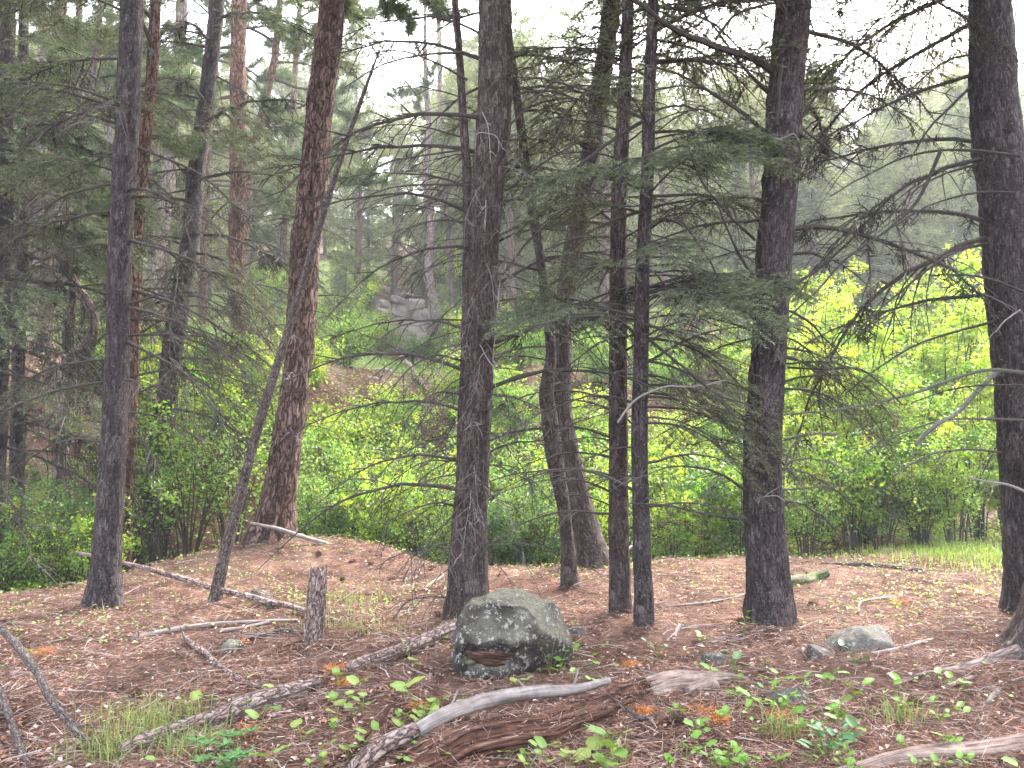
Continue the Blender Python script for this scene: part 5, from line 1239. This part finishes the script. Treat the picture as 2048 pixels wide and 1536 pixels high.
for px, py, n_, lab in [(668, 1345, 420, 'orange dead needle spray caught on the gap in the lichened log'), (690, 1375, 300, 'orange dead needles heaped below the lichened log gap'), (1290, 1432, 240, 'rusty needle spray on the rotten log end'), (1435, 1448, 380, 'bright rusty needle spray lying below the splintered wood'), (1408, 1430, 220, 'small rusty needle tuft beside the splintered wood'), (1560, 1440, 220, 'rusty needle scrap beside the flat lichened stone'), (90, 1310, 260, 'faded orange needle patch beside the steep lichened pole'), (1800, 1208, 200, 'orange-brown scrap of dead wood near the grass patch'), (480, 1290, 130, 'orange needle scrap left of the broken stump'), (500, 1470, 200, 'orange needles along the near side of the lichened log'), (835, 1420, 100, 'orange dead leaf among the pale heart leaves'), (1265, 1335, 180, 'orange needle spray behind the rotten log')]:
    g0 = ground(px, py); bz = np.array([g0[0], g0[1], float(H(g0[0], g0[1]))]); b = Buf(); n = n_
    P = pr.normal(0, 1, (n, 3)) * [.035, .03, .009] + [0, 0, .02]
    needles(b, P, pr.normal(size=(n, 3)) * [1, 1, .45] + [0, 0, .25], pr.uniform(.02, .05, n), .005, varc((.42, .17, .06), n, pr, .25), pr)
    for k in range(5):
        d = norm(pr.normal(size=3) * [1, 1, .2]); tube(b, np.stack([-d * .05 + [0, 0, .02], d * .07 + [0, 0, .025]]), [.003, .0015], 4, (.2, .11, .06))
    o = ob('needle_spray', b.mesh('needle_spray', M['litter']), None, bz); tag(o, lab, 'dead needles')

# ------------------------------------------------------------------ litter, twigs, grass (uncountable)
lr = np.random.default_rng(31)
def scatter(n, y0, y1, pw=1.0):
    y = y0 + (y1 - y0) * lr.random(n) ** pw; x = lr.uniform(-.76, .76, n) * y
    return x, y
n = 175000
x, y = scatter(n, 3.0, 11.6, 1.25); k = (SX(x, y) < .6) & (lr.random(n) < .72 + .6 * vn(x * 1.6, y * 1.6, 14.) + .3 * vn(x * 5, y * 5, 3.)); x, y = x[k], y[k]; n = len(x)
D = lr.normal(size=(n, 3)) * [1, .8, .2]
pal = np.array([(.17, .09, .065), (.24, .145, .11), (.34, .24, .19), (.10, .055, .042), (.22, .10, .06), (.42, .33, .28)])
C = pal[lr.choice(6, n, p=[.27, .23, .17, .17, .09, .07])] * np.exp(lr.normal(0, .25, (n, 1)) + .5 * vn(x * 1.7, y * 1.7, 8.)[:, None] - np.clip(6.2 - y, 0, 3)[:, None] * 0)
b = Buf(); P = np.stack([x, y, H(x, y) + lr.uniform(.004, .028, n)], -1)
needles(b, P, D, lr.uniform(.05, .15, n), .0034 + 0.00035 * 0, C, lr)
n = 14000; x, y = scatter(n, 3.0, 11.4, 1.2); k = SX(x, y) < .4; x, y = x[k], y[k]; n = len(x)
pal2 = np.array([(.3, .14, .08), (.36, .25, .2), (.14, .075, .055), (.4, .32, .28), (.2, .1, .07)])
Ls = lr.uniform(.015, .045, n)
leaves(b, np.stack([x, y, H(x, y) + lr.uniform(.012, .03, n)], -1), lr.normal(size=(n, 3)) * [1, 1, .15], np.array([0, 0, 1.]) + lr.normal(0, .45, (n, 3)), Ls, Ls * .55, pal2[lr.integers(5, size=n)] * np.exp(lr.normal(0, .25, (n, 1))), .25)
for o_, n in ((bpy.data.objects.get('rotten_log'), 1500), (bpy.data.objects.get('fallen_log'), 0)):
    if not n: continue
    me_ = o_.data; co = np.empty(len(me_.vertices) * 3, np.float32); me_.vertices.foreach_get('co', co); nm_ = np.empty(len(me_.vertices) * 3, np.float32); me_.vertices.foreach_get('normal', nm_)
    co = co.reshape(-1, 3) + np.array(o_.location); nm_ = nm_.reshape(-1, 3); ok_ = np.where(nm_[:, 2] > .25)[0]; k = lr.choice(ok_, n)
    needles(b, co[k] + nm_[k] * .006, lr.normal(size=(n, 3)) * [1, 1, .3], lr.uniform(.03, .1, n), .0034, pal[lr.integers(6, size=n)], lr)
tag(ob('needle_litter', b.mesh('needle_litter', M['litter'])), 'reddish brown carpet of fallen needles and bark flakes', 'needle litter', kind='stuff')
b = Buf(); n = 3000; x, y = scatter(n, 3.0, 11.2, 1.2); k = (SX(x, y) < .3) & (lr.random(n) < .7 + .8 * vn(x * 1.3, y * 1.3, 33.)); x, y = x[k], y[k]; n = len(x)
for i in range(n):
    a = lr.normal(0, .9) + (PI if lr.random() < .5 else 0); L = lr.uniform(.08, .38); z = float(H(x[i], y[i])) + lr.uniform(.012, .03)
    d = np.array([math.cos(a), math.sin(a), lr.normal(0, .06)]); s_ = np.array([-d[1], d[0], 0]) * L * lr.normal(0, .08)
    p = np.array([x[i], y[i], z]); rad = lr.uniform(.0018, .0045)
    c = np.array([(.24, .19, .17), (.18, .125, .105), (.12, .08, .068), (.33, .28, .255)][lr.choice(4, p=[.3, .38, .22, .1])])
    tube(b, np.stack([p, p + d * L * .5 + s_ + [0, 0, .006], p + d * L]), [rad, rad * .85, rad * .5], 4, c)
tag(ob('fallen_twigs', b.mesh('fallen_twigs', M['twig'])), 'countless thin fallen twigs strewn over the needle carpet', 'twigs', kind='stuff')
# grass
def blades(buf, x, y, L, lean, col, w=.004):
    n = len(x); z = H(x, y); a = lr.uniform(0, 2 * PI, n); d = np.stack([np.cos(a), np.sin(a), 0 * a], -1)
    p0 = np.stack([x, y, z - .01], -1); L = L[:, None]; ln = lean[:, None]
    p1 = p0 + np.array([0, 0, 1]) * L * .6 + d * L * ln * .25; p2 = p0 + np.array([0, 0, 1]) * L * (1 - .3 * ln) + d * L * ln
    s_ = np.stack([-d[:, 1], d[:, 0], 0 * a], -1) * w
    V = np.stack([p0 - s_, p0 + s_, p1 + s_ * .7, p1 - s_ * .7, p2], 1).reshape(-1, 3); i = np.arange(n)[:, None] * 5
    buf.add(V, i + [[3, 2, 4]], i + [[0, 1, 2, 3]], np.repeat(varc(col, n, lr, .25), 5, 0))
b = Buf()
for px, py, sx, sy, n in [(310, 1455, .16, .12, 320), (270, 1500, .14, .08, 220), (395, 1500, .1, .08, 140), (215, 1525, .12, .06, 120), (1230, 1530, .05, .03, 30), (1570, 1475, .05, .05, 90), (1800, 1440, .08, .05, 120), (730, 1260, .35, .12, 160), (660, 1205, .35, .2, 200)]:
    g0 = ground(px, py); blades(b, g0[0] + lr.normal(0, sx, n), g0[1] + lr.normal(0, sy, n), lr.uniform(.06, .2, n), lr.uniform(.2, .9, n), (.2, .25, .08), .0024)
tag(ob('grass_tuft', b.mesh('grass_tuft', M['grass'])), 'thin yellow-green grass wisps beside the lichened log', 'grass', kind='stuff')
b = Buf(); n = 6500; x = lr.normal(6.9, 1.0, n); y = lr.normal(10.1, .9, n); k = (x > 3.4) & (y < 12.4) & (lr.random(n) < .4 + .6 * (vn(x * 1.3, y * 1.3, 2.) > -.1)); x, y = x[k], y[k]; n = len(x)
blades(b, x, y, lr.uniform(.04, .16, n), lr.uniform(.1, .8, n), (.2, .29, .06), .005)
tag(ob('grass_patch', b.mesh('grass_patch', M['grass'])), 'bright green grass patch beside the leaning dark fir', 'grass', kind='stuff')
# tiny seedlings sprinkled on the bench
b = Buf(); n = 9500; x, y = scatter(n, 4.2, 11.6, .9); s = SX(x, y)
dn = np.clip(.28 + .9 * vn(x * .9, y * .9, 21.), 0, 1) * np.clip((y - 3.5) / 4, .12, 1) + .9 * np.exp(-((x + 1.3) / .8) ** 2 - ((y - 7.2) / .7) ** 2) + .8 * np.exp(-((x - 4.2) / 1.2) ** 2 - ((y - 7.6) / .8) ** 2) + .5 * np.exp(-((s + .2) / .5) ** 2)
k = (lr.random(n) < dn * .9) & (s < .8); x, y = x[k], y[k]; n = len(x)
Ls = lr.uniform(.018, .045, n)
leaves(b, np.stack([x, y, H(x, y) + lr.uniform(.015, .07, n)], -1), lr.normal(size=(n, 3)) * [1, 1, .25], np.array([0, 0, 1.]) + lr.normal(0, .35, (n, 3)), Ls, Ls * .75, varc((.2, .29, .08), n, lr, .22))
tag(ob('seedling_cover', b.mesh('seedling_cover', M['leaf'])), 'tiny pale green seedlings sprinkled over the needle floor', 'ground cover', kind='stuff')

# ------------------------------------------------------------------ the damp air between the trees
HZ = 0.0015
def boxmesh(x0, x1, y0, y1, z0, z1):
    V = [(x, y, z) for z in (z0, z1) for y in (y0, y1) for x in (x0, x1)]
    return V, [[0, 2, 3, 1], [4, 5, 7, 6], [0, 1, 5, 4], [2, 6, 7, 3], [0, 4, 6, 2], [1, 3, 7, 5]]
hm = bpy.data.materials.new('haze'); hm.use_nodes = True
hn = hm.node_tree; hn.nodes.clear()
ou = hn.nodes.new('ShaderNodeOutputMaterial'); pv = hn.nodes.new('ShaderNodeVolumePrincipled')
pv.inputs['Color'].default_value = (.93, .96, .98, 1); pv.inputs['Density'].default_value = HZ; pv.inputs['Anisotropy'].default_value = .2
hn.links.new(pv.outputs[0], ou.inputs['Volume'])
hv, hf = boxmesh(-125, 125, -45, 145, -3.5, 68)
o = mk('haze', hv, np.array(hf), hm); tag(o, 'thin pale haze hanging in the forest air', 'haze', kind='stuff')
